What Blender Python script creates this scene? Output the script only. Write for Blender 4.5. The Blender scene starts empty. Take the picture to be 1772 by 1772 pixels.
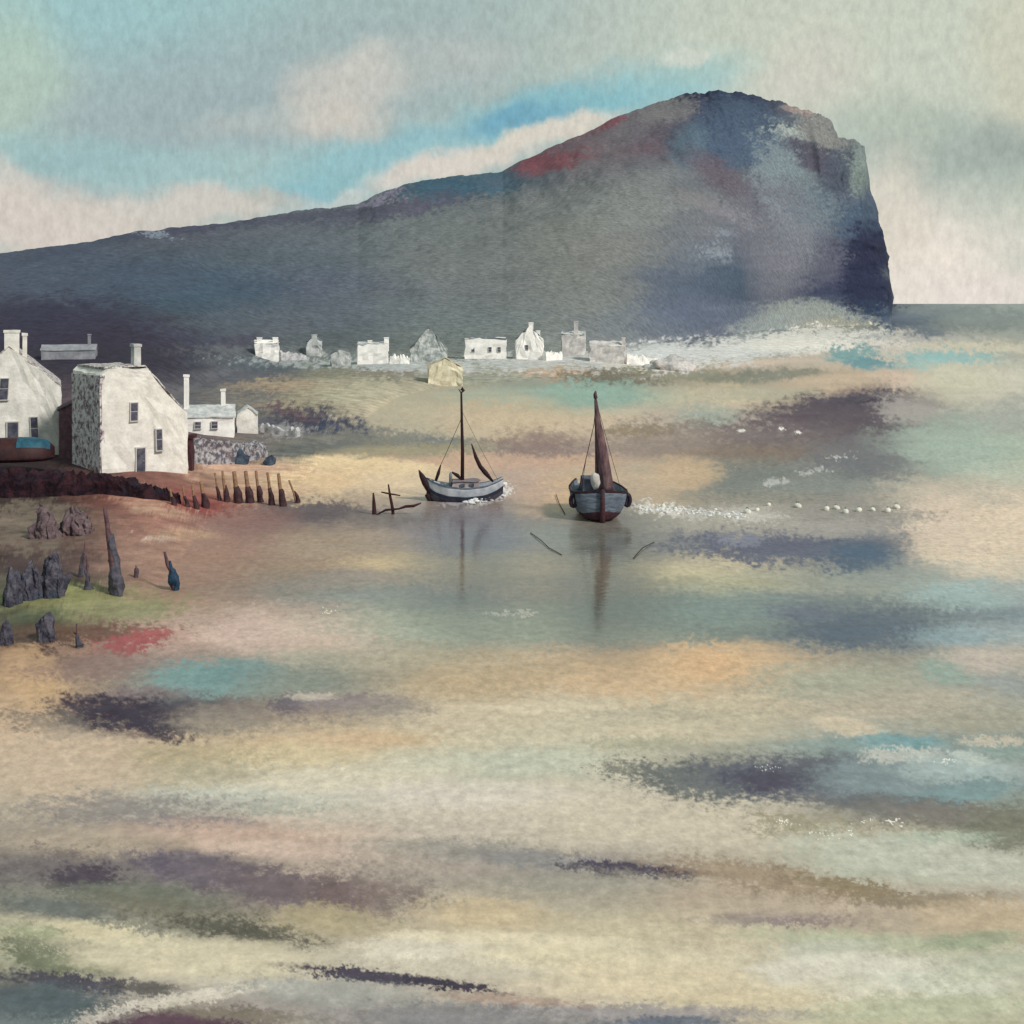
import bpy, bmesh, math, random
import numpy as np
from mathutils import Vector, Matrix, noise as mnoise

# ------------------------------------------------------------------ camera, world, sun
SC = bpy.context.scene
COL = SC.collection
EYE = 16.0            # metres above the water
FOC = 2139.0          # focal length: image pixels per tan(bearing)
CX, HZ = 886.0, 525.0 # image pixels: centre column and horizon row

cam_d = bpy.data.cameras.new("camera")
cam = bpy.data.objects.new("camera", cam_d)
COL.objects.link(cam)
cam.location = (0, 0, EYE)
cam.rotation_euler = (math.radians(90), 0, 0)
cam_d.sensor_width = 36.0
cam_d.lens = 36.0 * FOC / 1772.0
cam_d.shift_y = -(886.0 - HZ) / 1772.0
cam_d.clip_start = 0.5
cam_d.clip_end = 60000
SC.camera = cam

SC.view_settings.view_transform = 'Standard'
SC.view_settings.look = 'None'
SC.view_settings.exposure = 0.0
SC.view_settings.gamma = 1.0

SUN_DIR = Vector((0.62, -0.55, 0.62)).normalized()     # from the scene towards the sun
SUN_EL = math.asin(SUN_DIR.z)
SUN_ROT = math.atan2(SUN_DIR.x, SUN_DIR.y)
sl = bpy.data.lights.new("sun", 'SUN')
sl.energy = 2.8
sl.angle = math.radians(10)
sl.color = (1.0, 0.93, 0.86)
so = bpy.data.objects.new("sun", sl)
COL.objects.link(so)
so.rotation_euler = SUN_DIR.to_track_quat('Z', 'Y').to_euler()
so.location = (40, -40, 80)

def s2l(c):
    c = c / 255.0
    return c / 12.92 if c <= 0.04045 else ((c + 0.055) / 1.055) ** 2.4
def lin(rgb): return tuple(s2l(v) for v in rgb)
def hexlin(h):
    h = h.lstrip('#')
    return lin((int(h[0:2], 16), int(h[2:4], 16), int(h[4:6], 16)))

SKY_STRENGTH = 0.1
def build_world():
    w = bpy.data.worlds.new("World")
    SC.world = w
    w.use_nodes = True
    nt = w.node_tree
    nt.nodes.clear()
    N, L = nt.nodes.new, nt.links.new
    out = N('ShaderNodeOutputWorld'); bg = N('ShaderNodeBackground')
    bg.inputs['Strength'].default_value = SKY_STRENGTH
    L(bg.outputs[0], out.inputs[0])
    sky = N('ShaderNodeTexSky'); sky.sky_type = 'NISHITA'; sky.sun_disc = False
    sky.sun_elevation = SUN_EL; sky.sun_rotation = SUN_ROT
    tc = N('ShaderNodeTexCoord')
    sep = N('ShaderNodeSeparateXYZ'); L(tc.outputs['Generated'], sep.inputs[0])
    def m(op, a, b=None, c=None):
        n = N('ShaderNodeMath'); n.operation = op
        for i, v in enumerate((a, b, c)):
            if v is None: continue
            if isinstance(v, (int, float)): n.inputs[i].default_value = v
            else: L(v, n.inputs[i])
        return n.outputs[0]
    az = m('ARCTAN2', sep.outputs[0], sep.outputs[1])
    el = m('ARCSINE', sep.outputs[2])
    ce = N('ShaderNodeCombineXYZ'); L(az, ce.inputs[0]); L(el, ce.inputs[1])
    # soft wobble of the cloud edges
    nz = N('ShaderNodeTexNoise'); nz.inputs['Scale'].default_value = 16; nz.inputs['Detail'].default_value = 7
    nz.inputs['Roughness'].default_value = 0.6
    L(tc.outputs['Generated'], nz.inputs['Vector'])
    sub = N('ShaderNodeVectorMath'); sub.operation = 'SUBTRACT'; L(nz.outputs['Color'], sub.inputs[0]); sub.inputs[1].default_value = (0.5, 0.5, 0.5)
    scl = N('ShaderNodeVectorMath'); scl.operation = 'MULTIPLY'; L(sub.outputs[0], scl.inputs[0]); scl.inputs[1].default_value = (0.085, 0.05, 0)
    add = N('ShaderNodeVectorMath'); add.operation = 'ADD'; L(ce.outputs[0], add.inputs[0]); L(scl.outputs[0], add.inputs[1])
    P = add.outputs[0]
    def rgbmix(fac, a, b):
        n = N('ShaderNodeMix'); n.data_type = 'RGBA'
        if isinstance(fac, (int, float)): n.inputs[0].default_value = fac
        else: L(fac, n.inputs[0])
        for sock, v in ((n.inputs[6], a), (n.inputs[7], b)):
            if isinstance(v, tuple): sock.default_value = v
            else: L(v, sock)
        return n.outputs[2]
    def col(rgb):
        c = lin(rgb); l_ = .2126 * c[0] + .7152 * c[1] + .0722 * c[2]
        c = tuple(v * .84 + l_ * .16 for v in c)
        return (c[0] / SKY_STRENGTH, c[1] / SKY_STRENGTH, c[2] / SKY_STRENGTH, 1)
    cur = rgbmix(0.94, sky.outputs[0], col((166, 188, 182)))
    for (x, y, rx, ry, rot, rgb, soft, op) in CLOUDS:
        a = math.atan((x - CX) / FOC); e = math.atan((HZ - y) / FOC * math.cos(a))
        mp = N('ShaderNodeMapping'); mp.vector_type = 'TEXTURE'
        mp.inputs['Location'].default_value = (a, e, 0)
        mp.inputs['Rotation'].default_value = (0, 0, -math.radians(rot))
        mp.inputs['Scale'].default_value = (rx / FOC, ry / FOC, 1)
        L(P, mp.inputs['Vector'])
        ln = N('ShaderNodeVectorMath'); ln.operation = 'LENGTH'; L(mp.outputs[0], ln.inputs[0])
        mr = N('ShaderNodeMapRange'); mr.interpolation_type = 'SMOOTHSTEP'
        L(ln.outputs['Value'], mr.inputs[0])
        mr.inputs[1].default_value = 1 + soft; mr.inputs[2].default_value = max(0.0, 1 - soft)
        mr.inputs[3].default_value = 0; mr.inputs[4].default_value = op
        cur = rgbmix(mr.outputs[0], cur, col(rgb))
    # fine vapour mottling
    n2 = N('ShaderNodeTexNoise'); n2.inputs['Scale'].default_value = 170; n2.inputs['Detail'].default_value = 6
    n2.inputs['Roughness'].default_value = 0.72
    mpg = N('ShaderNodeMapping'); mpg.inputs['Scale'].default_value = (1, 1, .55); L(tc.outputs['Generated'], mpg.inputs[0])
    L(mpg.outputs[0], n2.inputs['Vector'])
    mr = N('ShaderNodeMapRange'); L(n2.outputs[0], mr.inputs[0])
    mr.inputs[1].default_value = 0.3; mr.inputs[2].default_value = 0.7; mr.inputs[3].default_value = 0.87; mr.inputs[4].default_value = 1.13
    mul = N('ShaderNodeVectorMath'); mul.operation = 'SCALE'; L(cur, mul.inputs[0]); L(mr.outputs[0], mul.inputs['Scale'])
    L(mul.outputs[0], bg.inputs['Color'])

# x, y, rx, ry, rot, colour, softness, opacity   (image pixels)
CLOUDS = [
 (80, 10, 420, 110, 0, (148, 197, 200), .8, .8),
 (380, 200, 330, 120, -12, (156, 176, 180), .7, .85),
 (760, 80, 260, 70, 0, (160, 180, 178), .8, .7),
 (10, 140, 80, 120, 0, (176, 200, 182), .8, .8),
 (1560, 60, 480, 190, 0, (202, 208, 188), .7, .9),
 (1790, 200, 70, 340, 0, (205, 203, 178), .8, .7),
 (240, 290, 300, 36, 4, (150, 190, 192), .7, .8),
 (480, 300, 240, 46, -6, (162, 194, 193), .7, .8),
 (600, 285, 120, 42, -18, (130, 188, 196), .7, .8),
 (690, 248, 80, 20, -10, (130, 186, 196), .6, .8),
 (520, 345, 60, 26, -5, (132, 190, 202), .6, .9),
 (760, 245, 200, 30, -10, (150, 195, 200), .7, .6),
 (970, 188, 210, 36, -10, (130, 186, 196), .5, .95),
 (900, 205, 90, 18, -10, (104, 168, 192), .6, .9),
 (1120, 150, 150, 40, -8, (128, 190, 200), .7, .7),
 (1200, 115, 90, 30, -8, (165, 200, 192), .8, .6),
 (600, 165, 100, 52, -28, (200, 197, 188), .75, .8),
 (575, 205, 80, 30, -8, (208, 201, 188), .7, .75),
 (632, 125, 50, 36, 0, (200, 200, 190), .8, .7),
 (440, 205, 90, 22, -10, (182, 192, 186), .7, .6),
 (800, 100, 100, 40, -10, (184, 190, 186), .8, .6),
 (60, 385, 260, 62, 4, (214, 203, 192), .45, .95),
 (340, 358, 170, 30, -2, (208, 201, 190), .5, .9),
 (20, 310, 60, 26, 20, (205, 202, 192), .6, .7),
 (480, 342, 60, 16, 0, (184, 186, 176), .6, .7),
 (600, 340, 60, 14, -20, (200, 205, 200), .6, .7),
 (790, 282, 130, 24, -8, (218, 208, 196), .5, .95),
 (960, 228, 120, 20, -17, (216, 208, 192), .5, .95),
 (1185, 92, 34, 14, -15, (208, 212, 198), .5, .8),
 (1400, 130, 70, 70, 10, (208, 204, 190), .8, .6),
 (1640, 300, 150, 85, 24, (163, 178, 168), .6, .9),
 (1570, 215, 70, 40, 20, (178, 190, 174), .7, .7),
 (1770, 250, 60, 40, 10, (150, 166, 160), .6, .7),
 (1720, 400, 130, 70, 10, (182, 196, 180), .7, .8),
 (1590, 460, 160, 115, 0, (236, 224, 210), .65, .97),
 (1540, 370, 70, 90, 10, (216, 209, 192), .7, .85),
 (1700, 505, 200, 34, 0, (230, 220, 208), .6, .9),
]
build_world()

# ------------------------------------------------------------------ numpy noise
def _hash(ix, iy, seed):
    h = (ix.astype(np.int64) * 374761393 + iy.astype(np.int64) * 668265263 + seed * 974634777) & 0xffffffff
    h = ((h ^ (h >> 13)) * 1274126177) & 0xffffffff
    h = h ^ (h >> 16)
    return (h & 0xffff) / 65535.0
def vnoise(x, y, seed=0):
    ix = np.floor(x); iy = np.floor(y); fx = x - ix; fy = y - iy
    fx = fx * fx * (3 - 2 * fx); fy = fy * fy * (3 - 2 * fy)
    a = _hash(ix, iy, seed); b = _hash(ix + 1, iy, seed); c = _hash(ix, iy + 1, seed); d = _hash(ix + 1, iy + 1, seed)
    return (a * (1 - fx) + b * fx) * (1 - fy) + (c * (1 - fx) + d * fx) * fy
def fbm(x, y, octv=4, seed=0, rough=0.5):
    s = np.zeros_like(x); amp = 1.0; tot = 0.0
    for i in range(octv):
        s += amp * (vnoise(x, y, seed + i * 17) - 0.5) * 2; tot += amp
        x = x * 2.03 + 11.3; y = y * 2.03 + 5.7; amp *= rough
    return s / tot

# ------------------------------------------------------------------ colour map, in image pixels, of the bay floor, the flats and the hill
# rows: image pixel rows (HZ = horizon); columns: image pixel columns. Tones of sand, weed, mud, shoal, heather, rock, plus painted sea shadow and hull reflection.
GX = [60, 300, 540, 780, 1020, 1260, 1500, 1720]
GRID = {
 170: "5a5e6e 5a5e6e 5a5e6e 5a5e6e 6e6468 343c52 66666a 66666a",
 250: "5a5e6e 5a5e6e 5a5e6e 5a6476 6e5056 3e4a5c 6c706e 6c706e",
 300: "5a5e6e 5a5e6e 5a6272 3c5868 6a6468 5c6068 64686c 64686c",
 350: "545868 545868 565a66 5c6064 767672 5e5e66 4c5466 6c706e",
 400: "50546a 52525e 5a6068 6c706e 7a7872 5c5e66 3e4c62 6c706e",
 450: "4a5062 48525e 525c66 707270 787670 505a6a 2d3248 70787a",
 500: "4a4e5e 3e505c 52586a 6c6e6e 767570 40495c 303650 98a09a",
 550: "3c3844 404650 585e68 6a7272 787a76 5c6270 5c6674 848e8a",
 600: "383040 42465a 565c60 6a706c 7e807c a49e9a c2b8a8 a4a496",
 650: "3c3240 4c4e5a 7e7e6a a89e84 78746a a4967c b8a082 c2beaa",
 690: "503f4a 5c5c64 948a6c a49a80 7ca696 c8b490 5c4c5c beb8a4",
 730: "5a464c 5c5056 4c505f c2ae8c c8ae8c a4968c 5c525c 96a498",
 780: "3c2c32 786460 6e6e64 8c826e 967c72 8c7868 68626a a0b09a",
 820: "2c2229 825248 dcbe8c c8a482 bea482 828278 727876 aab4a0",
 860: "3c322f 964e44 bea47c a49086 c8a478 8c8678 86827c cdb9a0",
 900: "645448 a06858 6e5e5e 8c7c7c 918c82 a0998c 96918c d7bea0",
 940: "5a443f a47060 967c68 968690 96968a 6e6e78 555f73 d7bea0",
 980: "4c3c3c 966e5e 967c64 c2aa7c a09682 b9aa86 64737c c8b9a0",
 1020: "5a5a46 96735f 877d73 a4967c 968c78 969b86 969b8c 96a4a4",
 1060: "504c40 a4826e a49082 919682 828c7c 78867c 5a6973 6e828c",
 1100: "644b3c bc9282 c8aa96 969b87 969682 6e7d78 556978 8ca0a4",
 1140: "7d5f55 967d73 a09b87 aa9b7c c2a47c cca472 8c8778 aaa090",
 1180: "aa825a 6e8c86 7d8278 ae9672 c8a478 bea078 9b9682 879191",
 1230: "b99169 4b4150 917d6e c3af8c c3b491 beaf8c ae9f86 969687",
 1290: "c3a07d b4966e c8aa78 c3b491 beb496 969682 648c91 6e8787",
 1340: "bea082 aa9b78 c8b99b b4b49b beb49b 646969 5a5f6e 789196",
 1390: "aa967d 96968c b9b4a4 c8b9a4 c8b9a0 beaf96 696e6e 6e827d",
 1440: "8c7d73 a48678 bea08c b4a496 c3b49b c3b49b 9b9178 787869",
 1500: "696264 6e6469 a58c7d 91877d 827878 a59682 a5af9b a5aa9b",
 1560: "737369 736e64 7d6e69 a0917d 9b917d a58c73 a0876e a59682",
 1610: "a5a07d 787869 9b8c6e b9a57d beaf87 beaa87 a59178 aa9673",
 1660: "8c8c6e c3b48c b4aa91 cdc3aa cdbe9b c8b996 b4b49b a5aa91",
 1720: "50555a 968c82 8c8282 a59687 cdb996 cdb991 cdc8af b9b99b",
 1780: "5a6e73 7c6068 8c8282 707078 74747e b4a082 b9af87 a5a582",
}
# x y rx ry rot colour soft opacity dry; some strokes paint sea shadow and the lilac hull reflection
STROKES = """
1235 180 92 28 2 262d44 .3 1 .2
1290 195 70 26 18 3c4c62 .4 .9 .2
1270 245 85 48 10 41526a .5 .9 .2
1190 255 32 40 0 4c6272 .4 .9 .2
1080 225 70 30 -22 6c646a .5 .8 .5
1150 190 50 20 -12 77706f .5 .8 .3
940 281 56 20 -16 7c3a44 .35 .9 .3
985 272 44 10 -10 80444c .4 .7 .5
1052 213 42 10 -24 84404c .4 .9 .3
1000 245 60 10 -24 6c5a62 .5 .6 .3
860 315 46 22 -8 35586c .4 .9 .2
770 328 70 24 -3 325468 .35 .95 .2
900 310 60 12 -6 54606c .6 .5 .3
660 344 44 10 -22 85798f .4 .9 .4
640 372 110 14 -10 4e4e5e .5 .8 .3
720 356 90 14 -10 504c5e .5 .7 .3
520 375 130 10 -6 4a4a5a .5 .8 .4
300 398 150 10 -5 45455a .4 .8 .4
110 430 130 10 -12 434a5c .5 .8 .3
270 404 26 6 10 8c93a2 .4 .8 .9
1245 300 66 22 30 5c4e5a .5 .8 .3
1215 352 54 9 26 765c62 .4 .6 .5
1270 372 60 18 25 7e7a82 .5 .8 .4
1130 365 90 26 -10 7e7f7c .6 .6 .3
1060 330 110 26 -14 7c7d7a .6 .6 .3
1365 229 26 12 5 9ca29c .25 .95 .4
1350 300 46 62 -6 76848a .5 .9 .9
1392 350 60 50 30 6a7a82 .6 .7 .4
1420 225 46 24 35 807c78 .4 .9 .3
1385 190 34 7 10 a28a82 .4 .8 .3
1405 275 50 24 38 4b4656 .4 .9 .3
1455 300 30 40 20 424a5c .4 .8 .3
1490 262 22 16 10 6a7676 .4 .9 .3
1488 300 16 44 4 78857f .4 .95 .3
1490 390 34 54 14 42556a .5 .9 .3
1340 350 60 34 0 66626e .6 .7 .4
1240 410 50 30 20 5c616e .5 .7 .5
1245 440 26 16 20 8c939c .3 .6 1.1
1250 402 26 8 10 848a94 .3 .6 1.1
1210 395 30 24 30 6e6c70 .5 .7 1
1225 470 46 20 30 747c8a .5 .6 1.3
1300 420 50 30 40 62606c .5 .7 1
1260 490 70 40 0 3e4d60 .5 .85 .6
1370 395 60 16 50 7e8690 .5 .6 1.2
1180 430 24 60 0 666a72 .5 .6 .8
1170 520 60 60 0 4c576c .6 .8 .3
1370 430 62 54 0 72717a .6 .8 .3
1350 480 50 50 0 6e6a74 .6 .6 .3
1440 450 40 40 0 555366 .5 .7 .3
1500 450 38 62 -4 2a2d46 .4 .95 .2
1500 500 46 44 14 272c46 .4 .95 .2
1525 540 40 20 16 2c3850 .4 .95 .2
1200 560 110 34 -4 565e74 .5 .8 .4
1090 570 90 30 0 686e76 .6 .6 .4
1400 545 90 22 4 8a8f88 .3 .95 .4
1330 566 80 22 -14 868c8a .3 .9 .4
1450 562 70 12 4 94907f .5 .8 .4
420 540 180 26 -10 545a64 .6 .6 .3
330 500 150 40 0 3c5062 .6 .8 .2
160 480 180 40 0 465064 .6 .7 .2
100 560 160 40 0 38344a .6 .9 .2
200 610 160 50 0 372f40 .6 .9 .2
420 600 50 20 0 4a4456 .6 .8 .4
460 630 60 18 0 405a64 .6 .8 .4
560 615 200 14 3 767c7c .5 .5 .8
700 645 130 12 3 6c6c62 .5 .7 .6
860 655 120 20 0 8a9282 .6 .7 .5
430 655 90 30 0 565a66 .6 .9 .3
960 640 60 16 2 bc9c7c .5 .9 .5
1050 655 90 10 4 6c6450 .4 .8 .4
1020 680 90 20 0 7fa898 .5 .9 .4
850 690 90 14 0 98a690 .6 .7 .4
1160 618 80 16 4 a6a3a6 .3 .9 .9
1170 606 44 14 0 aca8aa .3 .9 .7
1100 632 110 8 3 d0c0a6 .4 .9 .6
1300 605 110 12 -8 b8b4b2 .4 .9 .8
1400 592 120 12 -4 cfc2b4 .3 .95 .6
1386 578 22 12 20 d6cec2 .3 .9 .3
1290 628 110 8 -2 ccb49c .5 .8 .5
1210 650 130 10 4 87866e .5 .9 .5
1330 650 90 9 -2 7e8070 .5 .9 .5
1480 604 60 10 6 c8b8ac .4 .9 .6
560 628 130 8 2 a0a4a4 .5 .8 1.2
700 632 130 10 2 b4b6b4 .5 .85 1.2
900 630 110 11 1 c0c0bc .5 .85 1.2
1040 622 90 12 0 c0bcb8 .4 .9 .9
1150 616 90 22 0 d2cecc .4 .95 .9
1270 604 100 20 -6 d2ceca .4 .95 .9
1400 590 110 20 -4 e2d8cc .4 .97 .6
1540 586 110 12 2 d8d0c6 .4 .95 .9
1600 588 110 10 2 a8a6a0 .4 .9 .8
1690 600 90 12 0 c4bca4 .5 .9 .5
1630 545 80 14 0 707c7e .6 .9 .5
1590 562 60 16 8 4a5c70 .5 .9 .4
1700 556 90 18 -2 7c8682 .5 .9 .8
1480 612 46 12 -6 64a0a2 .4 .95 .5
1500 630 50 12 8 4f939f .4 .95 .4
1650 618 80 10 2 78b4b6 .4 .95 .4
1590 634 36 12 -6 82b4b4 .4 .9 .4
1560 652 60 16 0 d0b49e .5 .9 .4
1430 664 90 14 -6 c2a88a .5 .9 .4
1660 660 70 30 0 c6c0a4 .6 .9 .4
1300 682 90 12 0 b0aa8c .5 .8 .4
1480 696 84 16 -3 3c3348 .3 .98 .5
1440 722 140 30 -3 584a58 .5 .95 .6
1570 712 60 22 10 a29a96 .5 .9 .7
1220 722 50 20 0 93a698 .5 .8 .6
1300 750 150 22 0 6e5e62 .6 .8 .8
1150 755 90 26 0 927e72 .5 .8 .9
1330 785 120 14 0 7e6a5a .6 .8 .5
1640 770 110 40 0 93ac9e .6 .9 .4
1480 800 80 30 0 676a72 .6 .8 .6
1290 828 120 30 0 6e7672 .6 .85 .6
1180 820 60 26 0 cca676 .4 .8 .5
1090 842 70 26 0 c8a680 .5 .8 .5
1420 842 130 14 0 7a8480 .6 .8 .5
1620 855 110 28 0 b8ac98 .6 .8 .4
1660 935 90 60 0 d8c0a2 .35 .95 .4
1640 900 70 40 20 d0b8a0 .5 .9 .5
1755 720 50 30 0 9ea29a .6 .8 .4
1450 892 150 10 0 87837e .5 .8 .8
1250 900 120 20 2 a09c8c .5 .7 .9
1140 880 40 9 6 c4c0b0 .4 .8 1
1290 886 60 9 4 aeaaa0 .4 .8 1
1380 918 160 14 0 9a948e .6 .8 .5
1340 952 170 26 3 565c76 .4 .95 .6
1490 960 60 24 0 3c5a78 .5 .95 .5
1280 935 40 9 0 8288a0 .3 .6 1.2
1150 990 80 16 3 c8b888 .4 .9 .6
1220 1010 120 16 0 aaa67e .6 .8 .7
1560 1000 110 20 -6 909a94 .6 .8 .4
1660 1030 90 22 0 8cb0b0 .6 .9 .4
1400 1050 180 24 2 6a7c82 .6 .8 .4
1200 1060 150 30 0 708a84 .6 .8 .4
1490 1090 120 30 0 4c6076 .5 .95 .4
1390 1060 60 14 0 5c6a80 .6 .8 .4
1650 1100 70 16 0 789aa6 .6 .8 .4
540 728 60 20 6 403e50 .4 .95 .4
590 740 56 20 2 323c58 .4 .95 .4
500 712 46 8 18 684c58 .4 .9 .5
500 668 100 12 0 a08a6c .5 .9 .5
640 690 100 26 6 a8a488 .5 .9 .5
700 715 100 30 0 b4a686 .5 .8 .6
880 725 110 30 0 c8ac84 .5 .8 .4
490 745 40 12 0 9e9ca2 .4 .6 1.1
650 760 120 14 0 76766c .5 .8 .7
540 780 100 14 -3 5e6464 .5 .9 .6
760 765 70 8 -3 686e72 .5 .9 .5
700 782 140 14 -3 9a8c64 .5 .8 .5
930 770 70 26 0 886a66 .6 .8 .7
1100 745 60 10 0 8a7450 .5 .7 .6
860 800 200 14 0 cc9c78 .5 .9 .5
640 815 130 22 2 e6c48a .3 .98 .3
560 830 90 22 0 dcb680 .4 .9 .3
700 840 90 22 0 dcbc90 .5 .8 .4
420 812 90 14 0 cc9c7c .5 .95 .5
960 860 70 36 0 d8aa6c .5 .8 .4
900 840 60 40 0 c09888 .6 .7 .5
620 865 70 12 0 a89076 .5 .8 .5
540 888 120 18 3 5e5258 .4 .95 .4
650 900 70 16 0 766a66 .5 .8 .5
420 915 80 40 0 8c645e .6 .8 .5
330 870 90 18 3 8f3c3a .5 .9 .4
250 860 50 16 4 b88468 .5 .9 .5
280 885 60 8 6 c09474 .4 .7 .5
330 925 54 10 3 c0966a .4 .8 .4
275 932 26 5 0 e0c4b0 .3 .8 .6
300 960 120 40 0 9c7460 .6 .8 .4
600 940 130 26 0 a08a70 .6 .7 .5
720 975 130 16 0 c8ac78 .5 .8 .6
600 1000 90 16 0 8c827a .6 .8 .4
680 1035 160 22 0 7c8884 .5 .85 .4
820 915 70 40 0 8e7c92 .6 .7 .5
870 940 60 26 0 988ea0 .6 .7 .5
960 930 60 20 0 949e94 .6 .7 .6
900 975 90 26 0 b8a680 .5 .8 .4
430 1090 110 34 0 c8a898 .45 .95 .5
340 1070 60 14 0 b08e7e .5 .7 .6
560 1085 90 22 0 ccae9c .5 .8 .5
760 1080 220 30 0 98a48e .6 .7 .4
1000 1100 200 14 0 8c9884 .6 .7 .4
150 1045 150 28 0 888a4c .5 .85 1.1
100 1030 90 16 0 80843e .5 .8 1.1
220 1060 80 18 0 868658 .5 .8 .6
60 1070 60 20 0 4c5a44 .6 .8 .6
150 1095 140 16 0 6a4a3a .5 .85 .7
70 1120 70 24 0 4c3c36 .5 .8 .9
215 1112 56 17 -8 a4424a .45 .9 1
250 1100 40 10 -8 b04c50 .4 .8 .9
120 1120 44 14 0 b08468 .4 .6 1.2
60 915 80 40 0 7a6c5c .5 .7 1.1
60 1175 50 50 10 c4965c .4 .95 .4
30 1150 40 30 0 b88c5c .5 .8 .5
180 1160 120 22 0 8a6a62 .6 .85 .4
370 1172 110 28 3 5a9496 .45 .98 .3
420 1165 60 22 0 4e8a90 .5 .7 .3
500 1180 90 28 0 78847a .6 .8 .4
230 1200 90 14 0 786068 .6 .8 .4
200 1240 110 34 5 3a3044 .35 .98 .5
270 1262 70 22 8 3c3448 .4 .9 .5
100 1255 90 22 8 6c645e .4 .7 1.2
380 1250 80 24 0 887c70 .6 .8 .6
500 1218 30 16 0 5e5464 .5 .9 .5
600 1215 90 14 -3 80707a .5 .8 .7
680 1225 70 16 0 8c8078 .6 .8 .5
540 1205 40 6 0 c4b4a4 .4 .7 .8
560 1285 160 16 -4 cca472 .5 .9 .4
700 1285 60 12 0 c49c64 .6 .7 .4
480 1310 130 20 -2 cab47c .5 .8 .4
130 1330 130 60 0 c2a282 .5 .8 .4
330 1310 100 20 0 a4905c .6 .7 .6
1130 1160 180 40 -2 d4aa72 .4 .95 .4
1240 1150 60 26 0 d8a668 .5 .9 .4
850 1180 120 36 -3 b89a6c .5 .8 .4
930 1225 130 10 0 d0bc98 .5 .8 .4
1150 1235 160 10 0 a89c80 .6 .7 .5
1450 1180 140 30 0 9ca088 .6 .8 .8
1640 1160 50 22 15 789c90 .5 .9 .5
1700 1140 60 24 0 b8a89c .5 .85 .5
1600 1210 120 20 0 aaa08a .5 .8 .9
1460 1255 60 16 10 ccb898 .3 .9 .5
1690 1250 90 20 0 96907c .5 .8 1
900 1320 170 24 0 aeb8a2 .6 .85 .3
740 1330 90 20 0 c8c0a4 .6 .7 .4
1180 1270 160 14 0 c8b692 .5 .7 .6
1110 1285 80 10 0 9c9c78 .5 .7 .9
1100 1330 60 14 4 6c6e62 .4 .85 1.1
1220 1355 120 30 6 5c6466 .4 .95 .6
1380 1345 180 36 2 54586a .4 .95 .4
1330 1350 60 18 0 463f58 .6 .9 .4
1560 1345 130 36 -4 648694 .5 .95 .4
1570 1285 70 14 4 48909c .35 .98 .4
1560 1308 70 13 2 b8bcb6 .3 .95 .4
1650 1330 90 24 0 8cb0b6 .5 .9 .5
1680 1310 40 10 10 b0c4c0 .4 .8 .8
1640 1378 120 20 -8 4e8894 .4 .9 .4
1590 1290 14 8 0 3c8890 .4 .7 .5
1740 1300 40 14 0 6a8e8c .5 .9 .5
1720 1282 60 8 0 c8b8a0 .4 .8 .6
1540 1392 160 14 3 5c6068 .4 .9 .5
1640 1410 150 20 2 706a64 .5 .9 .6
1400 1430 90 22 6 8c8260 .4 .85 .9
1730 1440 70 44 0 6a6c58 .5 .85 .6
1600 1455 110 12 -3 8eb09c .5 .8 .5
1560 1480 180 36 4 adb5a2 .35 .95 .5
1690 1500 90 26 6 b0b4a4 .4 .9 .5
430 1372 180 14 0 b8bcae .4 .85 .9
560 1352 170 20 0 d0c4a8 .45 .9 .6
780 1375 180 22 0 d0c4b8 .5 .85 .4
350 1335 90 18 0 a49a78 .5 .6 1.1
480 1398 60 10 0 8a9a90 .4 .6 1.3
200 1400 160 26 0 7c7478 .5 .8 .9
350 1425 90 14 0 766a76 .5 .8 .6
430 1452 150 24 3 bc907e .45 .95 .5
500 1470 150 12 4 d0aa96 .4 .9 .4
620 1480 180 26 4 b8988a .6 .6 .5
160 1460 140 22 0 aa9276 .5 .7 1.0
90 1500 90 30 0 645a60 .5 .7 1.1
150 1520 60 24 0 4a3e50 .45 .95 .6
340 1510 90 30 12 64586a .45 .95 .5
470 1535 110 34 12 685864 .45 .95 .5
270 1490 30 14 0 5c5268 .5 .8 .5
580 1545 44 26 20 5a4550 .45 .9 .6
640 1545 110 40 0 745f60 .6 .8 .8
240 1550 120 22 4 5f6a5c .5 .9 .5
100 1570 100 16 6 5c6664 .45 .9 .6
340 1590 170 26 12 6e6a56 .5 .9 .9
420 1610 110 16 8 4c4c44 .5 .7 1.0
560 1590 90 22 4 a4905a .5 .8 .6
830 1475 170 20 4 8a857e .5 .85 .4
960 1490 200 14 4 7c7a80 .5 .85 .4
1080 1505 110 12 4 463c54 .35 .95 .4
1150 1508 70 10 0 403650 .4 .95 .4
1000 1525 150 20 0 8c887c .6 .7 .5
700 1500 120 26 0 968880 .6 .6 .4
1340 1520 190 24 8 94785a .4 .9 .6
1500 1545 130 14 12 84704c .4 .9 .7
1620 1560 110 14 0 86745a .4 .9 .7
1330 1590 130 14 0 786470 .4 .9 .5
1400 1575 200 12 2 b09880 .6 .7 .5
1700 1585 110 30 0 be9e72 .5 .8 .6
850 1580 120 24 4 c4a874 .5 .9 .4
1500 1630 220 16 3 a2ac86 .45 .9 .4
1690 1625 80 14 -4 80946e .5 .8 .4
1100 1610 190 30 0 b8a884 .6 .6 .4
200 1620 150 16 10 d0c090 .35 .95 .5
70 1650 70 34 14 5e684c .4 .9 .8
130 1668 60 12 10 6c7654 .4 .8 .9
350 1660 220 34 5 ccbe98 .45 .9 .4
60 1612 50 12 5 8e9a68 .5 .8 .5
720 1640 110 24 -3 d6cab4 .35 .95 .5
900 1625 200 12 2 dccca4 .4 .9 .5
1000 1660 180 20 2 d8c89c .5 .8 .4
860 1680 200 16 4 c0b49c .5 .8 .6
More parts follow.
